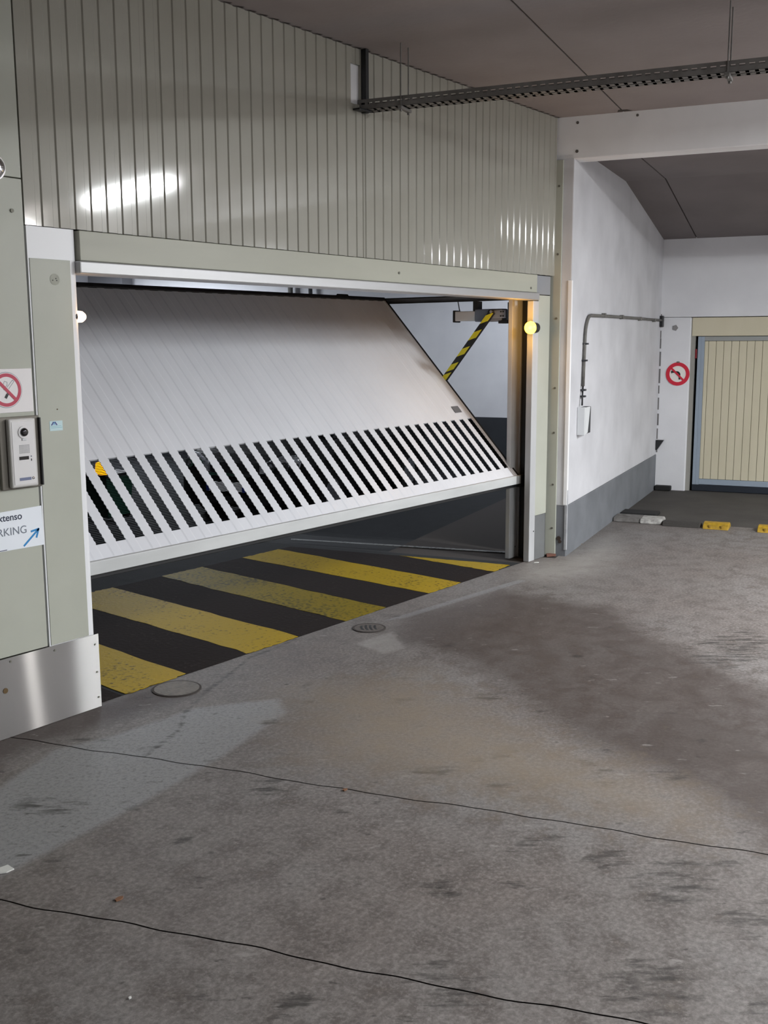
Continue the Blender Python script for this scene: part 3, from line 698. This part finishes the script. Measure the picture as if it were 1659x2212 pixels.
# fine wire mesh behind the slots
mb = MB()
for k in range(50):
    t = TS0+(TS1-TS0)*(k+.5)/50
    mb.add([DP(GX0+.05, t-.0013, -.016), DP(GX1-.05, t-.0013, -.016), DP(GX1-.05, t+.0013, -.016), DP(GX0+.05, t+.0013, -.016),
            DP(GX0+.05, t-.0013, -.019), DP(GX1-.05, t-.0013, -.019), DP(GX1-.05, t+.0013, -.019), DP(GX0+.05, t+.0013, -.019)],
           [(0, 1, 2, 3), (4, 7, 6, 5), (0, 4, 5, 1), (3, 2, 6, 7)])
o = mb.build('wire_mesh', m_mesh, gd); o['kind'] = 'stuff'
def dbox(x0, x1, t0, t1, h0, h1, name, m, bev=.002): return MB().box(x0, x1, t0, t1, h0, h1, DP).build(name, m, gd, bev)
dbox(GX1-.012, GX1+.012, .0, LEN, -.045, .004, 'side_rail', m_dark)
dbox(GX1-.040, GX1-.012, .008, LEN-.02, -.006, .003, 'edge_trim', m_door)
dbox(GX0-.012, GX0, .0, LEN, -.045, .004, 'side_rail', m_dark)
dbox(GX0, GX1, LEN-.032, LEN, -.045, .010, 'top_rail', m_dark)
dbox(6.32, 6.45, LEN-.0, LEN+.02, -.04, .006, 'latch_plate', m_dark)
B(GX0-.005, GX1+.01, 3.962, 3.990, .586, .650, 'bottom_rail', mat('rail_white_grey', (206, 208, 208), .5, c2=(178, 180, 180), scale=6, stretch=(.3, 1, 1)), gd, .004)
B(GX0, GX1+.01, 3.990, 4.055, .560, .612, 'bottom_stiffener', m_dark, gd, .003)
B(GX1+.01, GX1+.075, 3.965, 4.03, .555, .648, 'roller_bracket', m_dark, gd, .004)
MB().prism([DP(6.700, .652, .001), DP(6.790, .652, .001), DP(6.793, .715, .001), DP(6.703, .715, .001)], N_*.002).build('name_plate', m_stickg, gd)['label'] = 'small grey metal plate above the last slots'

# guide rails going inwards under the header
for x, lab in ((6.93, 'right'), (2.93, 'left')):
    g = thing('guide_rail', 'dark horizontal guide rail running inwards at the top %s of the tilting door' % lab, 'rail', (x, 4.6, 1.97))
    B(x-.02, x+.02, 4.02, 5.9, 1.955, 1.963, 'lower_flange', m_dark, g)
    B(x-.02, x+.02, 4.02, 5.9, 1.992, 2.0, 'upper_flange', m_dark, g)
    B(x+.012, x+.02, 4.02, 5.9, 1.963, 1.992, 'web', m_galv, g)

# ------------------------------------------------------------------ motor and striped arm
mo = thing('door_motor', 'white and grey door opener box inside the opening at the top right', 'motor', (6.97, 4.3, 1.85))
B(6.93, 7.01, 4.40, 4.585, 1.808, 1.882, 'motor_cover', m_boxw, mo, .005)
B(6.928, 7.012, 4.585, 4.605, 1.798, 1.890, 'end_cap', m_dark, mo, .004)
B(6.925, 7.015, 4.16, 4.40, 1.80, 1.895, 'gear_case', mat('gear_case', (134, 140, 152), .45, metal=.3), mo, .006)
B(6.925, 7.01, 4.09, 4.19, 1.785, 1.81, 'lower_bracket', m_dark, mo, .002)
B(6.925, 7.01, 4.085, 4.11, 1.785, 1.94, 'upright_bracket', m_dark, mo, .002)
B(6.915, 6.926, 4.12, 4.24, 1.825, 1.885, 'bearing_plate', mat('bearing_plate', (160, 166, 178), .4, metal=.4), mo, .002)
mb = MB()
for y in (4.14, 4.16):
    for z in (1.84, 1.872): mb.disc((6.914, y, z), (-1, 0, 0), .006, .004, 8)
mb.build('bolt', m_dark, mo)
MB().tube([(6.91, 4.235, 1.868), (6.88, 4.235, 1.868)], .022, 14).build('drive_hub', m_dark, mo)
MB().tube([(6.96, 4.56, 1.882), (6.955, 4.565, 1.92), (6.96, 4.58, 1.97)], .004, 6).build('cable', m_dark, mo)
B(6.93, 7.0, 4.38, 4.42, 1.88, 1.955, 'hanger', m_dark, mo, .002)
ar = thing('swing_arm', 'yellow and black striped arm linking the opener to the door edge', 'arm', (6.89, 4.24, 1.868))
p0 = Vector((6.885, 4.225, 1.872)); p1 = Vector((6.895, 4.66, 1.362)); d = (p1-p0); L_ = d.length; d.normalize(); wv = Vector((1, 0, 0)).cross(d).normalized()
def AP(s, q, h): return p0+d*s+wv*q+Vector((-1, 0, 0))*h
n = 8; sl = .03; hw = .019
cuts = [.0]+[.035+.083*k for k in range(n)]
cuts = [-.0, .022, .105, .185, .268, .350, .43, .51, .585, .615, L_+.02]
for k in range(len(cuts)-1):
    a, b = cuts[k], cuts[k+1]; sa = sl if k else 0; sb = sl if k < len(cuts)-2 else 0
    pts = [(a-sa, -hw), (b-sb, -hw), (b+sb, hw), (a+sa, hw)]
    V = [AP(s_, q, h) for h in (0, .008) for s_, q in pts]
    MB().add(V, [(0, 1, 2, 3), (4, 7, 6, 5), (0, 4, 5, 1), (1, 5, 6, 2), (2, 6, 7, 3), (3, 7, 4, 0)]).build('arm_stripe', m_black if k % 2 == 0 else m_yel2, ar)['label'] = 'black stripe' if k % 2 == 0 else 'yellow stripe'
V = [AP(s_, q, h) for h in (-.03, 0) for s_, q in ((0, -hw), (L_, -hw), (L_, -hw+.003), (0, -hw+.003))]
MB().add(V, [(0, 1, 2, 3), (4, 7, 6, 5), (0, 4, 5, 1), (1, 5, 6, 2), (2, 6, 7, 3), (3, 7, 4, 0)]).build('arm_web', m_dark, ar)
MB().tube([p0+Vector((-.012, 0, 0)), p0+Vector((.03, 0, 0))], .011, 10).build('pivot_pin', m_galv, ar)

# ------------------------------------------------------------------ amber warning lamps
def beacon(x, y, z, label, power, k=1.0, d=1, ml=None):
    t = thing('warning_lamp', label, 'lamp', (x, y, z))
    MB().tube([(x+(.068 if d > 0 else .022)*d, y, z), (x+.012*d, y, z)], .028*k, 16).build('lamp_base', m_dark, t)
    prof = [(.012*d, .026*k), (-.004*d, .034*k), (-.022*d, .032*k), (-.036*d, .020*k), (-.042*d, .004*k)]
    MB().tube([(x+a, y, z) for a, r_ in prof], [r_ for a, r_ in prof], 18).build('lens', ml or m_amber, t, smooth=True)
    l = bpy.data.lights.new('amber_light', 'POINT'); l.energy = power; l.color = (1, .50, .10); l.shadow_soft_size = .045
    o = bpy.data.objects.new('amber_light', l); COL.objects.link(o); o.location = (x-.085*d, y-.02, z)
beacon(6.775, WY-.028, 1.748, 'lit amber warning lamp at the top of the right guide frame', 2.6, 1.35)
beacon(2.882, WY+.02, 1.765, 'glowing warning lamp half hidden behind the left post', .3, .75, -1, m_amberc)

# ------------------------------------------------------------------ cable tray
UT = 5.65
tr = thing('cable_tray', 'perforated dark steel cable tray hanging on rods below the ceiling', 'cable tray', UV(UT, 1.5, 2.95))
V0_, V1_ = 2.628, -4.5
def tbox(a, b, c_, d_, e, f, mb): mb.box(a, b, c_, d_, e, f, UV)
hw, tz0, tz1 = .050, 2.938, 2.992
mb = MB()      # bottom: three strips and cross bars leaving slots
for a, b in ((-hw, -.006), (.006, hw)): mb.box(UT+a, UT+b, V1_, V0_, tz0, tz0+.002, UV)
vv = V1_
while vv < V0_:
    mb.box(UT-hw, UT+hw, vv, vv+.018, tz0, tz0+.0015, UV); vv += .045
mb.build('perforated_base', m_tray, tr)
for sgn in (-1, 1):
    mb = MB(); x0 = UT+sgn*hw; xa, xb = min(x0, x0-sgn*.002), max(x0, x0-sgn*.002)
    for za, zb in ((tz0, tz0+.026), (tz0+.036, tz1)): mb.box(xa, xb, V1_, V0_, za, zb, UV)
    vv = V1_
    while vv < V0_:
        mb.box(xa, xb, vv, vv+.018, tz0+.025, tz0+.037, UV); vv += .045
    mb.build('perforated_side', m_tray, tr)
o = MB().tube([UV(UT-.02, V0_, tz0+.012), UV(UT-.018, V1_, tz0+.012)], .008, 6).build('cable', m_dark, tr)
o = MB().tube([UV(UT+.02, V0_, tz0+.014), UV(UT+.022, V1_, tz0+.014)], .010, 6).build('cable', m_dark, tr)
for v in (2.362, .638, -1.6, -3.6):
    for du in (-.055, .055): MB().tube([UV(UT+du, v, tz0-.03), UV(UT+du, v, CZ)], .0035, 6).build('threaded_rod', m_tray, tr)
    MB().box(UT-.075, UT+.075, v-.012, v+.012, tz0-.018, tz0-.002, UV).build('hanger_bar', m_tray, tr, .002)
    for du in (-.055, .055): MB().tube([UV(UT+du, v, tz0-.03), UV(UT+du, v, tz0-.02)], .008, 6).build('nut', m_tray, tr)
o = thing('tray_bracket', 'black vertical bracket holding the wall end of the cable tray', 'bracket', (4.865, WY, 3.08))
B(4.852, 4.880, WY-.035, WY-.001, 2.922, CZ-.002, 'upright', m_dark, o, .002)
B(4.775, 4.89, WY-.05, WY-.001, 2.926, 2.936, 'foot', m_dark, o, .002)

# ------------------------------------------------------------------ signs and fittings on the left post
f_wall = lambda X0, Z0, Y=WY-.006: (lambda a, b, h=0: Vector((X0+a, Y-h, Z0+b)))
def text(body, size, x_right, z, m, parent, y, name='lettering', bold=0.0, shear=0, slant=0.0):
    cu = bpy.data.curves.new(name, 'FONT'); cu.body = body; cu.size = size; cu.align_x = 'RIGHT'; cu.extrude = .0004; cu.offset = bold
    ob = bpy.data.objects.new(name, cu); COL.objects.link(ob); dg = bpy.context.evaluated_depsgraph_get()
    me = bpy.data.meshes.new_from_object(ob.evaluated_get(dg)); COL.objects.unlink(ob); bpy.data.objects.remove(ob)
    me.materials.clear(); me.materials.append(m)
    Rm = Matrix.Translation((x_right, y, z)) @ Matrix.Rotation(math.pi/2, 4, 'X') @ Matrix.Rotation(slant, 4, 'Z')
    me.transform(Rm); o = bpy.data.objects.new(name, me); COL.objects.link(o)
    if parent is not None: o.parent = parent; o.matrix_parent_inverse = Matrix.Translation(Vector(parent['org'])).inverted()
    return o
ns = thing('no_smoking_sign', 'white no smoking sign plate above the door intercom', 'sign', (2.5, WY, 1.46))
B(2.335, 2.622, WY-.004, WY, 1.369, 1.549, 'plate', m_sgn, ns, .002)
cx, cz = 2.498, 1.463; fs = lambda a, b, h=0: Vector((cx+a, WY-.0045-h, cz+b))
MB().disc((cx, WY-.0043, cz), (0, -1, 0), .073, .0006, 48).build('rim', m_ink2, ns)
MB().disc((cx, WY-.005, cz), (0, -1, 0), .071, .0006, 48).build('disc', m_sgn, ns)
MB().disc((cx, WY-.0056, cz), (0, -1, 0), .068, .0008, 48, .054).build('red_ring', m_pink, ns)
f3 = lambda a, b, h=0: Vector((cx+a, WY-.0058-h, cz+b))
strokes('match_outline', [[(.002, .01), (.03, .040), (.036, .034), (.010, .004)]], .0016, m_ink2, ns, f3, .0004)
strokes('smoke_outline', [[(-.012, .0), (-.016, .02), (-.008, .036), (.004, .032), (.003, .018), (-.004, .014)]], .0016, m_ink2, ns, f3, .0004)
flat('ember', [(-.012, -.03), (-.002, -.036), (.008, -.02), (-.002, -.014)], m_black, ns, f3, .0006)
flat('ember', [(.000, -.014), (.009, -.02), (.014, -.012), (.005, -.007)], m_black, ns, f3, .0006)
strokes('red_bar', [[(-.042, .042), (.042, -.042)]], .013, m_pink, ns, lambda a, b, h=0: f3(a, b, h+.0006), .0006)

ic = thing('intercom', 'steel video intercom with camera eye on the wall below the no smoking sign', 'intercom', (2.55, WY, 1.2))
B(2.445, 2.634, WY-.018, WY, 1.053, 1.353, 'back_box', mat('back_box', (120, 116, 108), .5, metal=.4), ic, .004)
IC = WY-.045
ix0, ix1, iz0, iz1 = 2.474, 2.598, 1.062, 1.346
MB().box(ix0, ix1, IC, WY-.018, iz0, iz1).build('housing', m_inter, ic, .006)
MB().box(ix0+.010, ix1-.010, IC-.0016, IC, iz0+.012, iz1-.012).build('face_plate', m_iface, ic, .001)
yf = IC-.0016
xm = (ix0+ix1)/2+.002
MB().disc((xm, yf, 1.290), (0, -1, 0), .026, .004, 28).build('camera_bezel', m_iface, ic)
MB().tube([(xm, yf-.004, 1.290), (xm, yf-.010, 1.290), (xm, yf-.013, 1.290)], [.018, .016, .006], 20).build('camera_eye', m_lensd, ic, smooth=True)
B(xm-.010, xm+.012, yf-.004, yf, 1.255, 1.264, 'lamp_window', m_boxw, ic, .002)
mb = MB()
for i in range(8):
    for j in range(7): mb.box(xm-.024+i*.0062, xm-.0205+i*.0062, yf-.0004, yf, 1.203+j*.0052, 1.206+j*.0052)
o = mb.build('speaker_grille', mat('grille_hole', (110, 110, 112), .6), ic); o['kind'] = 'stuff'
B(xm-.027, xm+.018, yf-.0012, yf, 1.176, 1.190, 'card_reader_window', m_lensd, ic)
B(xm+.028, xm+.032, yf-.001, yf, 1.169, 1.178, 'microphone_slot', m_dark, ic)
MB().disc((xm+.030, yf, 1.188), (0, -1, 0), .003, .001, 10).build('indicator', m_ink2, ic)
B(xm-.030, xm+.024, yf-.0012, yf, 1.090, 1.102, 'name_label', m_lcd, ic)
MB().tube([(xm+.034, yf, 1.097), (xm+.034, yf-.004, 1.097)], [.006, .005], 14).build('call_button', m_chrome, ic, smooth=True)
B(2.626, 2.634, WY-.032, WY-.003, 1.06, 1.345, 'side_bracket', m_dark, ic, .002)

pk = thing('parking_sign', 'white paper sheet with parking lettering and a blue arrow', 'sign', (2.45, WY, .87))
SK = -.07
pp = [(2.20, .80), (2.636, .798), (2.632, .968), (2.18, .957)]
MB().prism([(a, WY-.002, b) for a, b in pp], (0, -.0012, 0)).build('sheet', m_prkw, pk)
text('extenso', .041, 2.536, .924, m_ink, pk, WY-.0036, bold=.0006)
text('PARKING', .0465, 2.556, .862, m_ink2, pk, WY-.0036)
strokes('arrow', [[(2.538, .808), (2.610, .868)], [(2.576, .864), (2.612, .870)], [(2.612, .870), (2.600, .836)]], .0085, m_blue, pk, lambda a, b, h=0: Vector((a, WY-.0034-h, b)), .0006)
strokes('small_print', [[(2.40, .797), (2.455, .799)]], .003, m_ink, pk, lambda a, b, h=0: Vector((a, WY-.0034-h, b+.004)), .0005)
sk = thing('sticker', 'small pale blue sticker on the beige post', 'sticker', (2.726, WY, 1.30))
B(2.695, 2.760, WY-.0042, WY-.003, 1.281, 1.323, 'paper', m_stick, sk)
fk = lambda a, b, h=0: Vector((a, WY-.0043-h, b))
strokes('roof_logo', [[(2.705, 1.306), (2.714, 1.318)], [(2.722, 1.318), (2.731, 1.306)]], .005, mat('navy_ink', (50, 60, 130), .5), sk, fk, .0004)
strokes('roof_logo_light', [[(2.714, 1.306), (2.718, 1.318), (2.722, 1.306)]], .002, m_blue, sk, fk, .0004)
strokes('print_line', [[(2.700, 1.300), (2.752, 1.301)], [(2.702, 1.294), (2.757, 1.294)]], .0018, mat('teal_ink', (130, 190, 200), .5), sk, fk, .0004)
rm = thing('round_mirror', 'round glossy fitting with a chrome rim at the left picture edge', 'mirror', (2.50, WY, 2.34))
MB().tube([(2.50, WY, 2.341), (2.50, WY-.012, 2.341)], .05, 32).build('rim', m_chrome, rm)
MB().tube([(2.50, WY-.012, 2.341), (2.50, WY-.030, 2.341), (2.50, WY-.038, 2.341)], [.045, .036, .012], 32).build('dome', m_chrome, rm, smooth=True)

# ------------------------------------------------------------------ manhole, drain, litter
mh = thing('manhole_cover', 'round flat iron manhole cover in front of the first yellow stripe', 'manhole cover', (3.262, 3.752, 0))
MB().disc((3.262, 3.752, .0008), (0, 0, 1), .118, .003, 40, .108).build('ring', m_base, mh)
MB().disc((3.262, 3.752, .0005), (0, 0, 1), .108, .004, 40).build('lid', m_manh, mh)
dr = thing('floor_drain', 'round slotted iron drain by the edge of the stripes', 'drain', (4.67, 3.675, 0))
MB().disc((4.67, 3.675, .0006), (0, 0, 1), .098, .004, 36, .086).build('ring', m_base, dr)
MB().disc((4.67, 3.675, .0005), (0, 0, 1), .086, .004, 36).build('lid', m_iron, dr)
mb = MB(); e1 = Vector((.72, .69, 0)); e2 = Vector((-.69, .72, 0))
for k in range(4):
    cc = Vector((4.67, 3.675, .0046))+e2*(k-1.5)*-.026; hl = .055-.006*abs(k-1.5)
    pts = []
    for t in np.linspace(-1, 1, 8): pts.append(cc+e1*hl*t+e2*.006*(1-t*t)+e2*.0065)
    for t in np.linspace(1, -1, 8): pts.append(cc+e1*hl*t+e2*.006*(1-t*t)-e2*.0065)
    mb.prism(pts, (0, 0, .0004))
mb.build('slot', m_black, dr)
def scrap(name, x, y, r, m, label, cat):
    n = 7; pts = []
    for k in range(n):
        a = 2*math.pi*k/n; rr = r*rng.uniform(.6, 1.2); pts.append((x+rr*math.cos(a), y+.7*rr*math.sin(a), .002))
    o = MB().prism(pts, (0, 0, .004)).build(name, m); tag(o, label, cat)
scrap('paper_scrap', 1.735, 2.84, .035, m_paper, 'crumpled white scrap on the floor at the left picture edge', 'litter')
scrap('paper_scrap', 6.86, 3.79, .022, m_paper, 'white scrap on the floor at the foot of the right guide frame', 'litter')
scrap('dry_leaf', 1.84, 2.41, .014, m_leaf, 'small reddish dry leaf on the near concrete', 'leaf')
scrap('dry_leaf', 2.85, 2.36, .012, m_leaf, 'tiny tan leaf beside the floor joint', 'leaf')
scrap('paper_scrap', 1.545, 2.0, .006, m_paper, 'tiny white crumb on the nearest concrete', 'litter')
scrap('dry_leaf', 7.72, 3.86, .02, m_leaf, 'flat brown leaf on the floor beside the side wall', 'leaf')

# ------------------------------------------------------------------ inside the garage
wi = struct('wall_inner', 'white wall inside the garage with a dark painted foot')
MB().box(16.0, 16.2, 1.9, 14.2, .46, 3.26, UV).build('plaster', m_plaster2, wi)
MB().box(15.99, 16.2, 1.9, 14.2, -.45, .46, UV).build('painted_foot', m_inband, wi)
MB().box(8.1, 16.0, 2.102, 2.2, -.45, 3.26, UV).build('plaster', m_plaster, wi)
MB().box(1.0, 16.2, 14.0, 14.2, -.45, 3.26, UV).build('plaster', m_plaster2, wi)
MB().box(1.0, 1.2, 4.2, 14.2, -.05, 3.26, UV).build('plaster', m_plaster2, wi)
ci = struct('ceiling_inner', 'concrete ceiling inside the garage')
MB().prism([Vector((-.1, 4.02, 3.26)), Vector((7.2, 4.02, 3.26)), UV(8.0, 2.15, 3.26), UV(16.2, 2.1, 3.26), UV(16.2, 14.2, 3.26), UV(1.0, 14.2, 3.26)], (0, 0, .1)).build('slab', m_ceil2, ci)
def pil(v0, v1, u, m, label):
    o = MB().box(u, u+.3, v0, v1, -.42, 3.255, UV).build('pillar', m, None, .01); tag(o, label, 'pillar')
pil(11.95, 12.70, 15.55, m_insideg, 'wide dark grey pillar deep inside, seen over the top left of the door')
o = MB().tube([UV(15.9, 8.74, -.42), UV(15.9, 8.74, 3.255)], .045, 10).build('pipe', m_pipe); tag(o, 'grey vertical pipe on the inner wall over the middle of the door', 'pipe')
o = MB().tube([UV(15.9, 8.36, -.42), UV(15.9, 8.36, 3.255)], .035, 10).build('pipe', m_dark); tag(o, 'black vertical pipe on the inner wall right of the grey one', 'pipe')

# ------------------------------------------------------------------ cars behind the slots
def car(u0, vc, zg, m, label, wide=1.72):
    t = thing('car', label, 'car', UV(u0, vc, zg))
    hw = wide/2
    # rows along the length: (du, half width, z bottom, z shoulder, z top)
    rows = [(0.0, .62, .22, .42, .56), (.06, .74, .20, .52, .70), (.22, .82, .19, .62, .80), (.6, .85, .19, .72, .90), (1.0, .86, .19, .80, .98), (1.35, .86, .19, .84, 1.0),
            (2.4, .86, .19, .86, 1.02), (3.3, .86, .20, .88, 1.04), (3.8, .84, .24, .86, 1.0), (3.98, .74, .34, .78, .92)]
    V = []; F = []; n = 10
    for du, w_, zb, zs, zt in rows:
        w_ *= hw/.86
        sec = [(-w_*.92, zb), (-w_, zb+.12), (-w_, zs), (-w_*.93, zt-.05), (-w_*.6, zt), (w_*.6, zt), (w_*.93, zt-.05), (w_, zs), (w_, zb+.12), (w_*.92, zb)]
        V += [UV(u0+du, vc+a, zg+b) for a, b in sec]
    for i in range(len(rows)-1):
        for k in range(n): F.append((i*n+k, i*n+(k+1) % n, (i+1)*n+(k+1) % n, (i+1)*n+k))
    F += [tuple(range(n)), tuple(range((len(rows)-1)*n, len(rows)*n))[::-1]]
    MB().add(V, F).build('body', m, t, .02)
    cab = [(.95, .78, .97, .98), (1.55, .68, .97, 1.36), (1.9, .66, .98, 1.45), (2.9, .66, 1.0, 1.45), (3.45, .68, 1.0, 1.30), (3.85, .74, .98, .99)]
    V = []; F = []
    for du, w_, zb, zt in cab:
        w_ *= hw/.86; V += [UV(u0+du, vc+a, zg+b) for a, b in ((-hw*.93, zb-.03), (-w_, zt-.02), (-w_*.8, zt), (w_*.8, zt), (w_, zt-.02), (hw*.93, zb-.03))]
    for i in range(len(cab)-1):
        for k in range(6): F.append((i*6+k, i*6+(k+1) % 6, (i+1)*6+(k+1) % 6, (i+1)*6+k))
    F += [tuple(range(6)), tuple(range(30, 36))[::-1]]
    MB().add(V, F).build('windows', m_glass, t, .01)
    MB().box(u0+1.95, u0+2.9, vc-.5, vc+.5, zg+1.452, zg+1.465, UV).build('roof', m, t, .004)
    for s_ in (-1, 1):
        for du in (.78, 3.15):
            a = UV(u0+du, vc+s_*(hw+.005), zg+.30); b = UV(u0+du, vc+s_*(hw-.20), zg+.30)
            wo = MB().tube([a, b], .30, 24).build('wheel', m_tyre, t, .02)
            MB().tube([UV(u0+du, vc+s_*(hw+.008), zg+.30), UV(u0+du, vc+s_*(hw-.01), zg+.30)], .19, 20).build('hub_cap', m_galv, wo)
        # headlamp: slanted lens with reflector bowls
        vo, vi = vc+s_*(hw-.10), vc+s_*(hw-.52)
        P = [(u0+.17, vo, zg+.60), (u0+.015, vi, zg+.60), (u0+.02, vi, zg+.71), (u0+.13, (vo+vi)/2, zg+.80), (u0+.26, vo, zg+.82)]
        P = [UV(*p) for p in P]; dd = UV(-.05, 0, 0)
        hl = MB().prism([p-dd*.3 for p in P], dd).build('headlamp', m_lamp, t, .01)
        mb = MB()
        for q in (.3, .68):
            vv = vo+(vi-vo)*q; mb.disc(UV(u0+.115-.09*q-.03, vv, zg+.69), UV(-1, 0), .055, .02, 18, .03)
        mb.build('reflector', m_chrome, hl)
    MB().box(u0-.015, u0+.05, vc-.45, vc+.45, zg+.24, zg+.36, UV).build('lower_grille', m_dark, t, .01)
    MB().box(u0-.01, u0+.05, vc-.34, vc+.34, zg+.56, zg+.60, UV).build('upper_grille', m_chrome, t, .006)
    pl = MB().box(u0-.035, u0-.015, vc-.16, vc+.36, zg+.385, zg+.495, UV).build('number_plate', m_plate, t, .002)
    for a in (-.16, .32): MB().box(u0-.038, u0-.035, vc+a, vc+a+.04, zg+.387, zg+.493, UV).build('blue_band', m_plateb, pl)
    return t
car(10.2, 6.38, -.42, m_carb, 'black car facing the opening, seen through the slots left of centre')
gb = thing('wheeled_bin', 'green bin with an amber lamp on top, seen through the leftmost slots', 'bin', UV(9.1, 7.4, -.24))
MB().prism([(8.93, 7.17, -.20), (9.32, 7.17, -.20), (9.36, 7.15, .24), (8.90, 7.15, .24)], (0, .46, 0), UV).build('body', m_carg, gb, .01)
MB().box(8.88, 9.38, 7.14, 7.62, .24, .27, UV).build('lid', m_dark, gb, .008)
MB().tube([UV(8.97, 7.25, .27), UV(8.97, 7.25, .31), UV(8.97, 7.25, .39), UV(8.97, 7.25, .41)], [.07, .08, .07, .02], 16).build('amber_lamp', m_amb2, gb, smooth=True)
for v in (7.22, 7.58): MB().tube([UV(9.3, v-.02, -.19), UV(9.3, v+.02, -.19)], .05, 14).build('wheel', m_tyre, gb)

# ------------------------------------------------------------------ ceiling lamp fittings (they hold the lights above)
def fitting(u, v, z, inner=False, lab=''):
    t = thing('strip_lamp', lab, 'lamp', UV(u, v, z), 'inner strip lamps' if inner else 'outer strip lamps')
    MB().box(u-.05, u+.05, v-.93, v+.93, z+.03, z+.085, UV).build('housing', m_house, t, .006)
    for du in (-.04, .04): MB().tube([UV(u+du, v-.9, z-.002), UV(u+du, v+.9, z-.002)], .012, 10).build('tube', m_tile2 if inner else m_tile, t)
    for s_ in (-.93, .91): MB().box(u-.07, u+.07, v+s_, v+s_+.02, z+.0, z+.03, UV).build('end_cap', m_house, t)
    zc = CZ
    for s_ in (-.5, .5): MB().tube([UV(u, v+s_, z+.085), UV(u, v+s_, zc)], .006, 6).build('hanger', m_galv, t)
t = thing('added_streak_lamp', 'unseen globe lamp added to throw a streak on the kick plate', 'lamp', STREAK_LAMP)
MB().tube([(STREAK_LAMP[0], STREAK_LAMP[1], STREAK_LAMP[2]+.14), (STREAK_LAMP[0], STREAK_LAMP[1], CZ)], .01, 8).build('stem', m_galv, t)
MB().tube([(STREAK_LAMP[0], STREAK_LAMP[1], STREAK_LAMP[2]+.12), (STREAK_LAMP[0], STREAK_LAMP[1], STREAK_LAMP[2]+.15)], .05, 14).build('cap', m_house, t)
for i, (u, v, p) in enumerate(LAMPS):
    if i == 4:
        t = thing('strip_lamp', 'fluorescent strip lamp under the lower ceiling beyond the beam', 'lamp', UV(u, v, 2.86))
        MB().box(u-.09, u+.09, v-.78, v+.78, 2.865, 2.93, UV).build('housing', m_house, t, .006)
    else: fitting(u, v, 3.13, False, ('fluorescent strip lamp on the outer ceiling nearest the white beam', 'fluorescent strip lamp on the outer ceiling just behind the viewer', 'fluorescent strip lamp farthest along the white beam', 'fluorescent strip lamp near the wall behind the viewer')[i])
for u, v, lb in [(9.0, 6.2, 'fluorescent strip lamp inside, in front of the black car'), (13.9, 10.8, 'fluorescent strip lamp inside, near the wide grey pillar'), (14.2, 4.2, 'fluorescent strip lamp inside, deep behind the opener')]: fitting(u, v, 3.13, True, lb)
